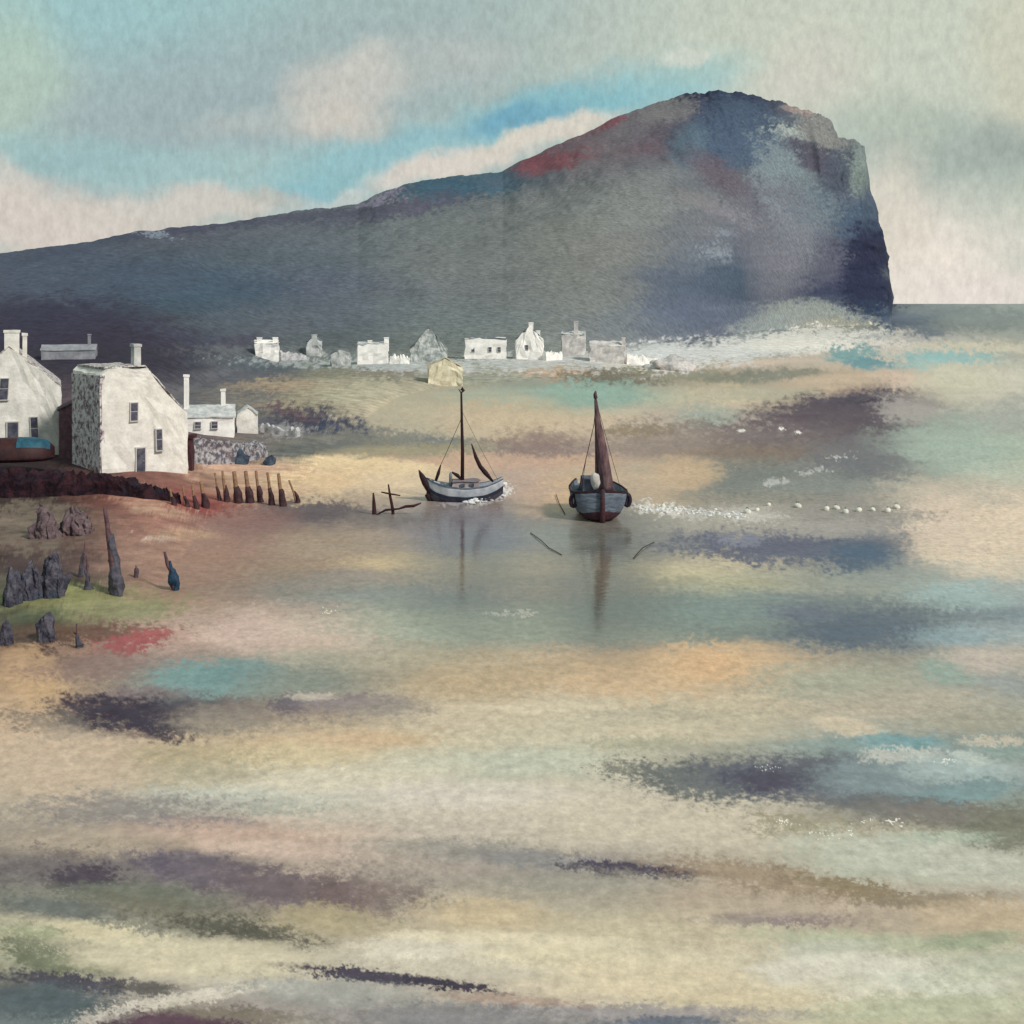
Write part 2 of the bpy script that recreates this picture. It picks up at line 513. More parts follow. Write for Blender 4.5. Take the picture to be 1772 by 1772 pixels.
1430 1645 90 16 -3 b4b8a4 .4 .9 .4
1400 1675 120 20 -6 d0cab8 .35 .95 .4
1560 1680 170 22 6 ccc8b6 .35 .95 .4
1620 1700 120 20 6 c4c8b4 .5 .9 .4
1700 1680 90 20 -12 b0b89a .4 .8 .4
1150 1700 200 30 4 d2be92 .5 .8 .4
1580 1745 200 22 -3 a8b088 .5 .85 .5
1300 1735 150 18 0 c8b486 .5 .8 .4
1100 1752 250 14 0 86808a .5 .9 .4
1150 1768 130 8 0 50607a .5 .9 .4
150 1702 150 14 5 4a4656 .4 .98 .5
90 1730 100 26 0 4a5c64 .45 .98 .4
250 1710 60 10 6 646058 .5 .8 .9
340 1725 170 10 -9 d0c4b4 .3 .95 .6
180 1760 120 8 -18 c0b8ac .4 .8 .8
450 1706 120 9 4 c8c0ac .5 .7 .6
330 1768 160 20 -4 5c3e50 .4 .98 .4
420 1755 130 12 4 78705c .5 .8 .5
640 1688 130 11 6 433b50 .35 .98 .4
770 1703 90 8 8 3c3448 .35 .98 .5
590 1720 160 24 4 8e9292 .5 .9 .8
760 1755 180 22 0 74747e .5 .9 .5
900 1730 120 8 4 9c7468 .5 .7 .5
450 850 90 14 0 bc8c6c .6 .6 .5
1500 1420 6 2 0 f0ece0 .3 .9 1
1357 1424 5 3 0 f4f0e4 .3 1 .4
1412 1441 5 3 0 f4f0e4 .3 1 .4
1450 1444 4 3 0 f4f0e4 .3 1 .4
1552 1420 6 3 0 f0ece0 .3 1 .6
1325 1327 5 3 0 e4e4e4 .3 1 .4
1643 1316 4 3 0 f0ece0 .3 1 .4
566 1058 12 2 2 e8dcc4 .3 .9 .6
880 1062 42 3 0 d4d0bc .4 .9 .5
1282 745 6 3 0 d8d4d0 .3 1 .4
1352 742 6 3 0 e8e4de .3 1 .4
1378 748 6 3 0 f0ece0 .3 1 .4
1455 790 12 4 0 b8bcc0 .4 .9 .6
1408 818 26 4 -6 b4b6b8 .3 .8 .9
1340 835 24 5 -4 b4b6b4 .3 .8 .9
1150 882 34 8 10 dcd8cc .3 .9 1.1
1120 878 16 5 12 e4e0d4 .3 .9 .8
1200 890 30 8 6 c0bcb4 .3 .8 1.2
1300 893 50 8 3 c4c0b8 .3 .7 1.2
835 862 38 10 -6 e8e4e2 .3 .98 .7
866 848 16 8 -20 ece8e6 .3 .98 .6
800 868 26 7 0 c8c8ce .3 .9 .8
"""
def parse():
    out = []
    for ln in STROKES.strip().splitlines():
        f = ln.split()
        out.append(tuple(float(v) for v in f[:5]) + (hexlin(f[5]), float(f[6]), float(f[7]), float(f[8])))
    return out

def ground_colour(px, py):
    """target colour (linear) of the ground, painted sea shadow and reflection included, at image pixel px, py"""
    n_lo = fbm(px / 150, py / 34, 4, 3); n_lo2 = fbm(px / 120, py / 40, 4, 41)
    n_mid = fbm(px / 36, py / 9, 4, 77, .6); n_mid2 = fbm(px / 30, py / 12, 4, 99, .6)
    n_dry = fbm(px / 9, py / 5, 4, 5, .8)
    # broken, dry mixing of neighbouring patches
    n_f = fbm(px / 5.5, py / 4.0, 3, 511, .8); n_g = fbm(px / 6.0, py / 5.0, 3, 523, .8)
    K = np.clip(.55 + 1.3 * fbm(px / 110, py / 26, 3, 541), .12, 1.3)
    hillk = np.where(py < 560, .95, 1.0)
    px = px + 46 * n_f * K * hillk; py = py + 17 * n_g * K * hillk
    # base interpolation
    rows = sorted(GRID); arr = np.array([[hexlin(c) for c in GRID[r].split()] for r in rows])
    qx = np.clip(px + 45 * n_lo + 22 * n_mid, GX[0], GX[-1]); qy = np.clip(py + 10 * n_lo2 + 5 * n_mid2, rows[0], rows[-1])
    fi = np.interp(qx, GX, range(len(GX))); fj = np.interp(qy, rows, range(len(rows)))
    i = np.minimum(fi.astype(int), len(GX) - 2); j = np.minimum(fj.astype(int), len(rows) - 2)
    tx = (fi - i)[:, None]; ty = (fj - j)[:, None]
    tx = tx * tx * (3 - 2 * tx); ty = ty * ty * (3 - 2 * ty)
    c = (arr[j, i] * (1 - tx) + arr[j, i + 1] * tx) * (1 - ty) + (arr[j + 1, i] * (1 - tx) + arr[j + 1, i + 1] * tx) * ty
    fade = 1.0
    for k, (x, y, rx, ry, rot, colr, soft, op, dry) in enumerate(parse()):
        R = max(rx, ry) * 1.9 + 10
        idx = np.nonzero((np.abs(px - x) < R) & (np.abs(py - y) < max(ry, abs(math.sin(math.radians(rot))) * rx) * 2.2 + 12))[0]
        if len(idx) == 0: continue
        a = math.radians(rot); ca, sa = math.cos(a), math.sin(a)
        s1 = 1 if k % 2 else -1
        dx = px[idx] - x; dy = py[idx] - y
        big = min(1.0, rx / 40.0)
        X = (dx * ca + dy * sa) / rx + big * (0.28 * s1 * n_lo[idx] + 0.18 * n_mid[idx])
        Y = (-dx * sa + dy * ca) / ry + big * (0.30 * n_lo2[idx] * s1 + 0.42 * n_mid2[idx])
        d = np.sqrt(X * X + Y * Y) + dry * 1.7 * n_dry[idx] * (0.4 + 0.6 * np.abs(s1 * 0.5 + n_mid[idx]))
        t = np.clip((1 + soft - d) / (2 * soft), 0, 1); t = t * t * (3 - 2 * t) * op
        c[idx] = c[idx] * (1 - t[:, None]) + np.array(colr) * t[:, None]
    g = 1 + 0.17 * n_dry + 0.11 * fbm(px / 70, py / 5, 4, 131, .7) + 0.05 * n_mid
    lum = c @ np.array([.2126, .7152, .0722])
    sat = np.where(py < 600, .16, .30)[:, None]
    c = c * (1 - sat) + lum[:, None] * np.array([1.03, 1.0, .93]) * sat
    pale = (.16 * np.clip((py - 1120) / 200, 0, 1) + .05 * np.clip((py - 640) / 100, 0, 1))[:, None]
    lt = np.clip((c.mean(1) - .09) / .2, 0, 1)[:, None]
    pale = pale * (.05 + 1.15 * lt)
    c = c * (1 - pale) + np.array([.56, .52, .42]) * pale
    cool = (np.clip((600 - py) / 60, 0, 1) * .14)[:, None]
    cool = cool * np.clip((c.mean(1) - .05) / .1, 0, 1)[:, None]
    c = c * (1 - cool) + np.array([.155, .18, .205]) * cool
    return c * g[:, None]

def mesh_from_grid(name, X, Y, Z, colr, extra=None, wrap=False, smooth=True):
    nr, nc = X.shape
    me = bpy.data.meshes.new(name)
    co = np.stack([X.ravel(), Y.ravel(), Z.ravel()], 1).astype(np.float32)
    idx = np.arange(nr * nc).reshape(nr, nc)
    if wrap: idx = np.concatenate([idx, idx[:, :1]], 1)
    q = np.stack([idx[:-1, :-1], idx[:-1, 1:], idx[1:, 1:], idx[1:, :-1]], -1).reshape(-1, 4)
    me.vertices.add(len(co)); me.vertices.foreach_set('co', co.ravel())
    me.loops.add(q.size); me.loops.foreach_set('vertex_index', q.ravel().astype(np.int32))
    me.polygons.add(len(q)); me.polygons.foreach_set('loop_start', np.arange(0, q.size, 4, dtype=np.int32))
    me.polygons.foreach_set('use_smooth', np.full(len(q), smooth))
    me.update(calc_edges=True)
    ca = me.color_attributes.new('tint', 'FLOAT_COLOR', 'POINT')
    ca.data.foreach_set('color', np.concatenate([np.clip(colr, 0, 1), np.ones((len(co), 1))], 1).astype(np.float32).ravel())
    if extra is not None:
        at = me.attributes.new('wet', 'FLOAT', 'POINT'); at.data.foreach_set('value', extra.astype(np.float32).ravel())
    ob = bpy.data.objects.new(name, me); COL.objects.link(ob)
    return ob

def image_pixel(x, y, z):  # projects world points to image pixel coordinates
    r = np.maximum(y, 1.0)
    return CX + FOC * x / r, HZ + FOC * (EYE - z) / r

ALB_W = np.array([1.20, 1.14, 1.16])   # reflectance per unit of seen tone on level ground
ALB_H = np.array([1.04, 1.06, 1.10])

# ------------------------------------------------------------------ materials
def new_mat(name):
    m = bpy.data.materials.new(name); m.use_nodes = True
    nt = m.node_tree; b = nt.nodes['Principled BSDF']
    return m, nt, b
_mats = {}
def mat(name, c1, c2=None, scale=3.0, rough=0.8, bump=0.3, dist=0.03, lo=0.4, hi=0.65, spec=0.3, c3=None, stretch=(1, 1, 1), metallic=0):
    if name in _mats: return _mats[name]
    m, nt, b = new_mat(name); N, L = nt.nodes.new, nt.links.new
    tc = N('ShaderNodeTexCoord'); mp = N('ShaderNodeMapping'); mp.inputs['Scale'].default_value = stretch
    L(tc.outputs['Object'], mp.inputs[0])
    n = N('ShaderNodeTexNoise'); n.inputs['Scale'].default_value = scale; n.inputs['Detail'].default_value = 8; n.inputs['Roughness'].default_value = .65
    L(mp.outputs[0], n.inputs['Vector'])
    r = N('ShaderNodeValToRGB'); e = r.color_ramp.elements
    e[0].position = lo; e[1].position = hi
    e[0].color = (*hexlin(c1), 1); e[1].color = (*hexlin(c2 or c1), 1)
    L(n.outputs[0], r.inputs[0]); src = r.outputs[0]
    if c3:
        n2 = N('ShaderNodeTexNoise'); n2.inputs['Scale'].default_value = scale * .35; n2.inputs['Detail'].default_value = 6; n2.inputs['Roughness'].default_value = .7
        L(mp.outputs[0], n2.inputs['Vector'])
        mr = N('ShaderNodeMapRange'); mr.inputs[1].default_value = .52; mr.inputs[2].default_value = .68; L(n2.outputs[0], mr.inputs[0])
        mx = N('ShaderNodeMix'); mx.data_type = 'RGBA'; L(mr.outputs[0], mx.inputs[0]); L(src, mx.inputs[6]); mx.inputs[7].default_value = (*hexlin(c3), 1)
        src = mx.outputs[2]
    L(src, b.inputs['Base Color'])
    b.inputs['Roughness'].default_value = rough; b.inputs['Specular IOR Level'].default_value = spec
    b.inputs['Metallic'].default_value = metallic
    bp = N('ShaderNodeBump'); bp.inputs['Strength'].default_value = bump; bp.inputs['Distance'].default_value = dist
    n3 = N('ShaderNodeTexNoise'); n3.inputs['Scale'].default_value = scale * 4; n3.inputs['Detail'].default_value = 6
    L(mp.outputs[0], n3.inputs['Vector']); L(n3.outputs[0], bp.inputs['Height']); L(bp.outputs[0], b.inputs['Normal'])
    _mats[name] = m
    return m

def water_material():
    m, nt, b = new_mat('shallow_water_over_sand'); N, L = nt.nodes.new, nt.links.new
    at = N('ShaderNodeAttribute'); at.attribute_name = 'tint'
    wt = N('ShaderNodeAttribute'); wt.attribute_name = 'wet'
    geo = N('ShaderNodeNewGeometry')
    nz = N('ShaderNodeTexNoise'); nz.inputs['Scale'].default_value = 2.2; nz.inputs['Detail'].default_value = 9; nz.inputs['Roughness'].default_value = .72
    mp = N('ShaderNodeMapping'); mp.inputs['Scale'].default_value = (1, .7, 1); L(geo.outputs['Position'], mp.inputs[0]); L(mp.outputs[0], nz.inputs['Vector'])
    mr = N('ShaderNodeMapRange'); mr.inputs[1].default_value = .32; mr.inputs[2].default_value = .68; mr.inputs[3].default_value = .80; mr.inputs[4].default_value = 1.20
    L(nz.outputs[0], mr.inputs[0])
    sc = N('ShaderNodeVectorMath'); sc.operation = 'SCALE'; L(at.outputs['Color'], sc.inputs[0]); L(mr.outputs[0], sc.inputs['Scale'])
    dk = N('ShaderNodeMapRange'); L(wt.outputs['Fac'], dk.inputs[0]); dk.inputs[1].default_value = .25; dk.inputs[3].default_value = 1.0; dk.inputs[4].default_value = .4
    sd = N('ShaderNodeVectorMath'); sd.operation = 'SCALE'; L(sc.outputs[0], sd.inputs[0]); L(dk.outputs[0], sd.inputs['Scale'])
    L(sd.outputs[0], b.inputs['Base Color'])
    ms = N('ShaderNodeMapRange'); L(wt.outputs['Fac'], ms.inputs[0]); ms.inputs[3].default_value = .03; ms.inputs[4].default_value = 1.0
    L(ms.outputs[0], b.inputs['Specular IOR Level'])
    b.inputs['IOR'].default_value = 1.33
    mq = N('ShaderNodeMapRange'); L(wt.outputs['Fac'], mq.inputs[0]); mq.inputs[3].default_value = .6; mq.inputs[4].default_value = .05
    L(mq.outputs[0], b.inputs['Roughness'])
    w = N('ShaderNodeTexNoise'); w.inputs['Scale'].default_value = 1.6; w.inputs['Detail'].default_value = 5; w.inputs['Roughness'].default_value = .6
    mp2 = N('ShaderNodeMapping'); mp2.inputs['Scale'].default_value = (.6, 1.5, 1); L(geo.outputs['Position'], mp2.inputs[0]); L(mp2.outputs[0], w.inputs['Vector'])
    bp = N('ShaderNodeBump'); bp.inputs['Strength'].default_value = .22; bp.inputs['Distance'].default_value = .06
    L(w.outputs[0], bp.inputs['Height']); L(bp.outputs[0], b.inputs['Normal'])
    return m
def land_material():
    m, nt, b = new_mat('heather_rock_and_mud'); N, L = nt.nodes.new, nt.links.new
    at = N('ShaderNodeAttribute'); at.attribute_name = 'tint'
    geo = N('ShaderNodeNewGeometry')
    nz = N('ShaderNodeTexNoise'); nz.inputs['Scale'].default_value = .45; nz.inputs['Detail'].default_value = 10; nz.inputs['Roughness'].default_value = .75
    L(geo.outputs['Position'], nz.inputs['Vector'])
    mr = N('ShaderNodeMapRange'); mr.inputs[1].default_value = .33; mr.inputs[2].default_value = .67; mr.inputs[3].default_value = .62; mr.inputs[4].default_value = 1.38
    L(nz.outputs[0], mr.inputs[0])
    sc = N('ShaderNodeVectorMath'); sc.operation = 'SCALE'; L(at.outputs['Color'], sc.inputs[0]); L(mr.outputs[0], sc.inputs['Scale'])
    L(sc.outputs[0], b.inputs['Base Color']); b.inputs['Roughness'].default_value = .9; b.inputs['Specular IOR Level'].default_value = .12
    bp = N('ShaderNodeBump'); bp.inputs['Strength'].default_value = .5; bp.inputs['Distance'].default_value = .5
    L(nz.outputs[0], bp.inputs['Height']); L(bp.outputs[0], b.inputs['Normal'])
    return m

# ------------------------------------------------------------------ the water sheet
def build_water():
    # fine in the bay, coarse elsewhere, all the way round and out to the horizon
    u = np.arange(-30, 1802, 1.75)
    a_f = np.arctan((u - CX) / FOC)
    a_l = np.linspace(-math.pi, a_f[0], 60, endpoint=False); a_r = np.linspace(a_f[-1], math.pi, 60, endpoint=False)[1:]
    az = np.concatenate([a_l, a_f, a_r])
    rows = np.concatenate([[.8, 1.4, 2.2, 3.2], np.arange(4.4, 1262, 1.7), [1300, 1400, 1600, 2000, 3000, 6000, 20000]])
    # rows is image pixels below the horizon; distance from the point below the eye
    D = EYE * FOC / rows
    A, R = np.meshgrid(az, D)
    Y0 = np.where(np.abs(A) < 1.0, R, R * 0 + 0)
    # inside +-1 rad keep rows of equal depth (flat fronts), beyond it swing round on arcs
    ca = np.where(np.abs(A) < 1.0, np.cos(A), math.cos(1.0))
    RR = R / ca
    X = RR * np.sin(A); Y = RR * np.cos(A); Z = np.zeros_like(X)
    px = CX + FOC * np.tan(np.clip(A, -1.0, 1.0)); py = HZ + FOC * EYE / R
    pxf, pyf = px.ravel(), py.ravel()
    c = ground_colour(pxf, pyf) * ALB_W
    def blob(x, y, rx, ry): return np.exp(-(((pxf - x) / rx) ** 2 + ((pyf - y) / ry) ** 2))
    wet = .08 + 1.0 * blob(815, 975, 125, 135) + 1.0 * blob(1055, 1010, 100, 155) + .35 * blob(1500, 1050, 300, 120) + .3 * blob(1500, 1340, 300, 70) + .3 * blob(380, 1170, 150, 40)
    wet = np.clip(wet + .12 * fbm(pxf / 60, pyf / 9, 3, 203), 0, 1)
    ob = mesh_from_grid('water', X, Y, Z, c, wet, wrap=True)
    ob.data.materials.append(water_material())
    ob['kind'] = 'structure'
build_water()

# ------------------------------------------------------------------ land: foreshore, village flat, hill and headland
def itp(tab, sm=0):
    xs = [t[0] for t in tab]; ys = [t[1] for t in tab]
    if sm:
        gx = np.arange(-900, 1560, 4.0); gy = np.interp(gx, xs, ys)
        k = np.hanning(2 * sm + 1); k /= k.sum()
        gy = np.convolve(np.pad(gy, sm, mode='edge'), k, mode='valid')
        return lambda p: np.interp(p, gx, gy)
    return lambda p: np.interp(p, xs, ys)
SHORE = itp([(-900, 1100), (0, 1140), (150, 1132), (250, 1090), (310, 1010), (360, 930), (440, 892), (520, 872), (570, 800), (620, 740), (690, 690), (760, 672), (850, 664), (1000, 655), (1150, 648), (1300, 632), (1450, 606), (1530, 590), (1545, 585)])
FLATZ = itp([(-900, 2.2), (330, 2.0), (450, 1.6), (700, 2.6), (1100, 2.6), (1300, 2.0), (1545, 1.2)], 40)
FOOT = itp([(-900, 150), (0, 150), (300, 165), (440, 290), (700, 330), (1000, 345), (1100, 400), (1200, 480), (1300, 620), (1400, 760), (1545, 860)], 40)
CREST_D = itp([(-900, 500), (0, 500), (300, 560), (700, 740), (1000, 850), (1200, 900), (1400, 930), (1545, 935)], 40)
RIDGE = itp([(-900, 475), (-300, 455), (0, 440), (60, 431), (110, 423), (190, 411), (240, 399), (400, 384), (480, 373), (560, 363), (620, 356), (650, 338), (700, 321), (730, 313), (800, 306), (870, 298), (890, 286), (940, 263), (1000, 236), (1060, 206), (1130, 181), (1180, 166), (1230, 158), (1280, 161), (1330, 173), (1380, 186), (1420, 200), (1438, 216), (1450, 238), (1480, 243), (1499, 256), (1504, 330), (1512, 352), (1526, 405), (1535, 440), (1539, 500), (1542, 562), (1548, 568)])
def shore_d(p): return EYE * FOC / (SHORE(p) - HZ)
def height(p, d):
    """ground height at image column p and distance d"""
    p = np.asarray(p, float); d = np.asarray(d, float)
    d0 = shore_d(p); df = FOOT(p); dc = CREST_D(p); zb = FLATZ(p)
    zc = EYE + (HZ - RIDGE(p)) / FOC * dc
    t1 = np.clip((d - d0) / ((df - d0) * .55), 0, 1)
    z = -0.35 + (zb + .35) * t1 ** .8
    t2 = np.clip((d - df) / (dc - df), 0, 1)
    shape = np.where(t2 < 1, t2 ** 1.12, 1)
    z = z + (np.maximum(zc, -0.5) - zb) * shape
    t3 = np.clip((d - dc) / 420.0, 0, 1)
    z = z * (1 - t3 * t3 * (3 - 2 * t3)) - 1.5 * t3
    x = (p - CX) / FOC * d
    rel = np.clip(t2 * 1.8, 0, 1) * np.clip(zc / 60, .1, 1)
    damp = np.where(t2 > .85, np.clip((1 - t2) / .15, .25, 1), 1)
    crag = np.clip((p - 1120) / 160, 0, 1)
    z = z + rel * damp * ((9 + 8 * crag) * fbm(x / 90, d / 130, 4, 301, .55) + (3.0 + 6 * crag) * fbm(x / 22, d / 60, 4, 333, .6)) - rel * damp * crag * 5 * (1 - np.abs(fbm(x / 34, d / 160, 3, 377, .6)) * 3).clip(0, 1)
    z = z + np.where(t2 > .95, 1, 0) * rel * (1.3 + 1.6 * crag) * fbm(x / 7, d / 60, 4, 351, .65)
    z = z + np.where((t2 <= 0) & (d > d0), 1, 0) * .06 * fbm(x / 2.5, d / 2.5, 3, 360)
    edge = np.clip((1549 - p) / 6.0, 0, 1)     # the land ends at the foot of the cliff
    return np.where(p > 1543, -1.0 + (z + 1.0) * edge, z)
def build_land():
    p = np.concatenate([np.linspace(-900, -60, 60), np.arange(-50, 1410, 2.0), np.arange(1410, 1552, 1.2)])
    t = np.concatenate([np.linspace(0, .32, 150, endpoint=False), np.linspace(.32, .78, 230, endpoint=False), np.linspace(.78, 1, 22)])
    d0 = shore_d(p) * .985; df = FOOT(p); dc = CREST_D(p)
    T, P = np.meshgrid(t, p, indexing='ij')
    D = np.where(T < .32, d0 + (df - d0) * (T / .32), np.where(T < .78, df + (dc - df) * ((T - .32) / .46), dc + 420 * ((T - .78) / .22)))
    Z = height(P, D)
    X = (P - CX) / FOC * D
    cl = np.clip((P - 1400) / 80, 0, 1) * np.clip(Z / 20, 0, 1)
    X = X + cl * (6.5 * fbm(Z / 26 + 3.3, D / 90, 4, 611, .6) + 2.5 * fbm(Z / 6, D / 40, 3, 617, .6))
    sx, sy = image_pixel(X.ravel(), D.ravel(), Z.ravel())
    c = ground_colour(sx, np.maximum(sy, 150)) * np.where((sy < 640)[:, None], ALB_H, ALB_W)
    ob = mesh_from_grid('hill', X, D, Z, c)
    ob.data.materials.append(land_material())
    ob['kind'] = 'structure'
build_land()

def spot(px, row, z=None, extra=0.0):
    """ground point seen at image pixel column px and row"""
    if z is not None:
        y = (EYE - z) * FOC / (row - HZ)
        return Vector(((px - CX) / FOC * y, y, z))
    ds = np.linspace(20, 900, 8000)
    hh = np.maximum(height(np.full_like(ds, px), ds), 0.0)
    rr = HZ + FOC * (EYE - hh) / ds
    k = np.nonzero(rr <= row)[0]
    k = k[0] if len(k) else -1
    return Vector(((px - CX) / FOC * ds[k], ds[k], float(hh[k])))

# ------------------------------------------------------------------ builders
def label(o, text=None, cat=None, group=None, kind=None):
    if text: o['label'] = text
    if cat: o['category'] = cat
    if group: o['group'] = group
    if kind: o['kind'] = kind
    return o
def empty(name, loc, rz=0.0, **k):
    o = bpy.data.objects.new(name, None); COL.objects.link(o)
    o.empty_display_size = .3
    o.location = loc; o.rotation_euler = (0, 0, rz)
    return label(o, k.get('text'), k.get('cat'), k.get('group'))
def obj(name, bm, m, parent=None, smooth=False):
    me = bpy.data.meshes.new(name)
    bmesh.ops.recalc_face_normals(bm, faces=bm.faces)
    bm.to_mesh(me); bm.free()
    for p in me.polygons: p.use_smooth = smooth
    for mm in (m if isinstance(m, (list, tuple)) else [m]): me.materials.append(mm)
    o = bpy.data.objects.new(name, me); COL.objects.link(o)
    if parent: o.parent = parent
    return o
def box(bm, x0, x1, y0, y1, z0, z1, taper=0):
    vs = [bm.verts.new(v) for v in ((x0, y0, z0), (x1, y0, z0), (x1, y1, z0), (x0, y1, z0),
          (x0 + taper, y0 + taper, z1), (x1 - taper, y0 + taper, z1), (x1 - taper, y1 - taper, z1), (x0 + taper, y1 - taper, z1))]
    for f in ((0, 3, 2, 1), (4, 5, 6, 7), (0, 1, 5, 4), (1, 2, 6, 5), (2, 3, 7, 6), (3, 0, 4, 7)):
        bm.faces.new([vs[i] for i in f])
    return vs
def tube(bm, pts, rads, seg=8, caps=True):
    pts = [Vector(p) for p in pts]
    if isinstance(rads, (int, float)): rads = [rads] * len(pts)
    rings = []
    for i, p in enumerate(pts):
        t = (pts[min(i + 1, len(pts) - 1)] - pts[max(i - 1, 0)]).normalized()
        a = Vector((0, 1, 0)) if abs(t.y) < .9 else Vector((1, 0, 0))
        u = t.cross(a).normalized(); v = t.cross(u).normalized()
        rings.append([bm.verts.new(p + rads[i] * (math.cos(2 * math.pi * k / seg) * u + math.sin(2 * math.pi * k / seg) * v)) for k in range(seg)])
    for a, b in zip(rings, rings[1:]):
        for k in range(seg):
            bm.faces.new((a[k], a[(k + 1) % seg], b[(k + 1) % seg], b[k]))
    if caps:
        bm.faces.new(rings[0][::-1]); bm.faces.new(rings[-1])
def prism(bm, prof, y0, y1):
    a = [bm.verts.new((x, y0, z)) for x, z in prof]; b = [bm.verts.new((x, y1, z)) for x, z in prof]
    bm.faces.new(a); bm.faces.new(b[::-1])
    n = len(prof)
    for i in range(n): bm.faces.new((a[i], b[i], b[(i + 1) % n], a[(i + 1) % n]))
def weather(bm, cuts, amp, scale=1.0, seed=0):
    """uneven hand-built surface"""
    if cuts: 
        bmesh.ops.triangulate(bm, faces=[f for f in bm.faces if len(f.verts) > 4])
        bmesh.ops.subdivide_edges(bm, edges=bm.edges[:], cuts=cuts, use_grid_fill=True)
    off = Vector((seed * 3.1, seed * 1.7, seed * 2.3))
    for v in bm.verts:
        v.co += amp * mnoise.noise_vector(v.co * scale + off)
def blobmesh(rx, ry, rz, amp=.25, seed=0, sub=3, flat=True):
    bm = bmesh.new(); bmesh.ops.create_icosphere(bm, subdivisions=sub, radius=1)
    for v in bm.verts:
        n = v.co.normalized(); k = 1 + amp * mnoise.noise(n * 1.6 + Vector((seed, seed * 2.1, 0))) + amp * .4 * mnoise.noise(n * 5 + Vector((seed, 3, 1)))
        v.co = Vector((n.x * rx * k, n.y * ry * k, n.z * rz * k))
        if flat and v.co.z < -.1 * rz: v.co.z = -.1 * rz
    return bm

WHITE = lambda: mat('limewash', 'cfccc6', 'ece8e2', 1.0, .85, .7, .06, .36, .62, .2, 'dcd8ce')
WHITE_FAR = lambda: mat('limewash_far', 'dedad8', 'faf6f2', .5, .85, .5, .1, .35, .6, .2)
DIM_FAR = lambda: mat('grey_limewash', '9aa0a2', 'd0cecc', .6, .85, .5, .1, .35, .65, .2)
SLATE = lambda: mat('slate', '484650', '5c5c66', 2.5, .7, .6, .05)
SLATE_FAR = lambda: mat('slate_far', '60666c', '787c80', 1.0, .75, .4, .05)
GLASS = lambda: mat('dark_window', '3c3c4c', '686874', 1.6, .45, .3)
FRAME = lambda: mat('window_frame', 'b8b6b6', 'cac6c2', 3, .7, .2)
PURPLE_SHADED = lambda: mat('purple_wall_shaded', '6c5560', 'd8d2d2', 2.4, .9, .8, .08, .40, .56, .2)
DARK_STONE = lambda: mat('dark_maroon_stone', '1e1820', '40282e', 1.6, .95, .9, .1, .4, .65, .1, '2c2a34')
TAR = lambda: mat('tarred_wood', '20161c', '3c2226', 4, .8, .4, .02)
MAROON = lambda: mat('maroon_paint', '38202a', '4e2c32', 3, .7, .4, .02)

def window(parent, x, z, w, h, front=-.17, rz=None):
    """old small-paned window in a limewashed reveal, slightly out of true"""
    f = .07; k = .06 * math.sin(x * 7 + z)
    bm = bmesh.new()
    box(bm, x - w / 2 - f, x - w / 2, front - .03, front + .45, z, z + h)
    box(bm, x + w / 2, x + w / 2 + f, front - .03, front + .45, z, z + h)
    box(bm, x - w / 2 - f, x + w / 2 + f, front - .034, front + .45, z + h, z + h + f)
    box(bm, x - w / 2, x + w / 2, front - .025, front - .005, z + h * .52 - .02, z + h * .52 + .02)
    for v in bm.verts: v.co.x += k * (v.co.z - z)
    wo = obj('window', bm, FRAME(), parent)
    bm = bmesh.new(); box(bm, x - w / 2, x + w / 2, front - .012, front + .45, z, z + h)
    for v in bm.verts: v.co.x += k * (v.co.z - z)
    obj('pane', bm, GLASS(), wo)
    bm = bmesh.new(); box(bm, x - w / 2 - .1, x + w / 2 + .1, front - .09, front + .45, z - .09, z); obj('sill', bm, FRAME(), wo)
    return wo

def chimney(parent, x, y, z0, z1, w, d, m, pots=1, seed=0):
    bm = bmesh.new(); box(bm, x - w / 2, x + w / 2, y - d / 2, y + d / 2, z0, z1 - .25)
    box(bm, x - w / 2 - .07, x + w / 2 + .07, y - d / 2 - .07, y + d / 2 + .07, z1 - .247, z1)
    weather(bm, 2, .05, 1.6, seed)
    c = obj('chimney', bm, m, parent)
    for k in range(pots):
        bm = bmesh.new(); xx = x + (k - (pots - 1) / 2) * w * .5
        tube(bm, [(xx, y, z1 - .03), (xx, y, z1 + .3), (xx, y, z1 + .34)], [.13, .1, .13], 8)
        obj('chimney_pot', bm, MAROON() if pots else m, c)
    return c

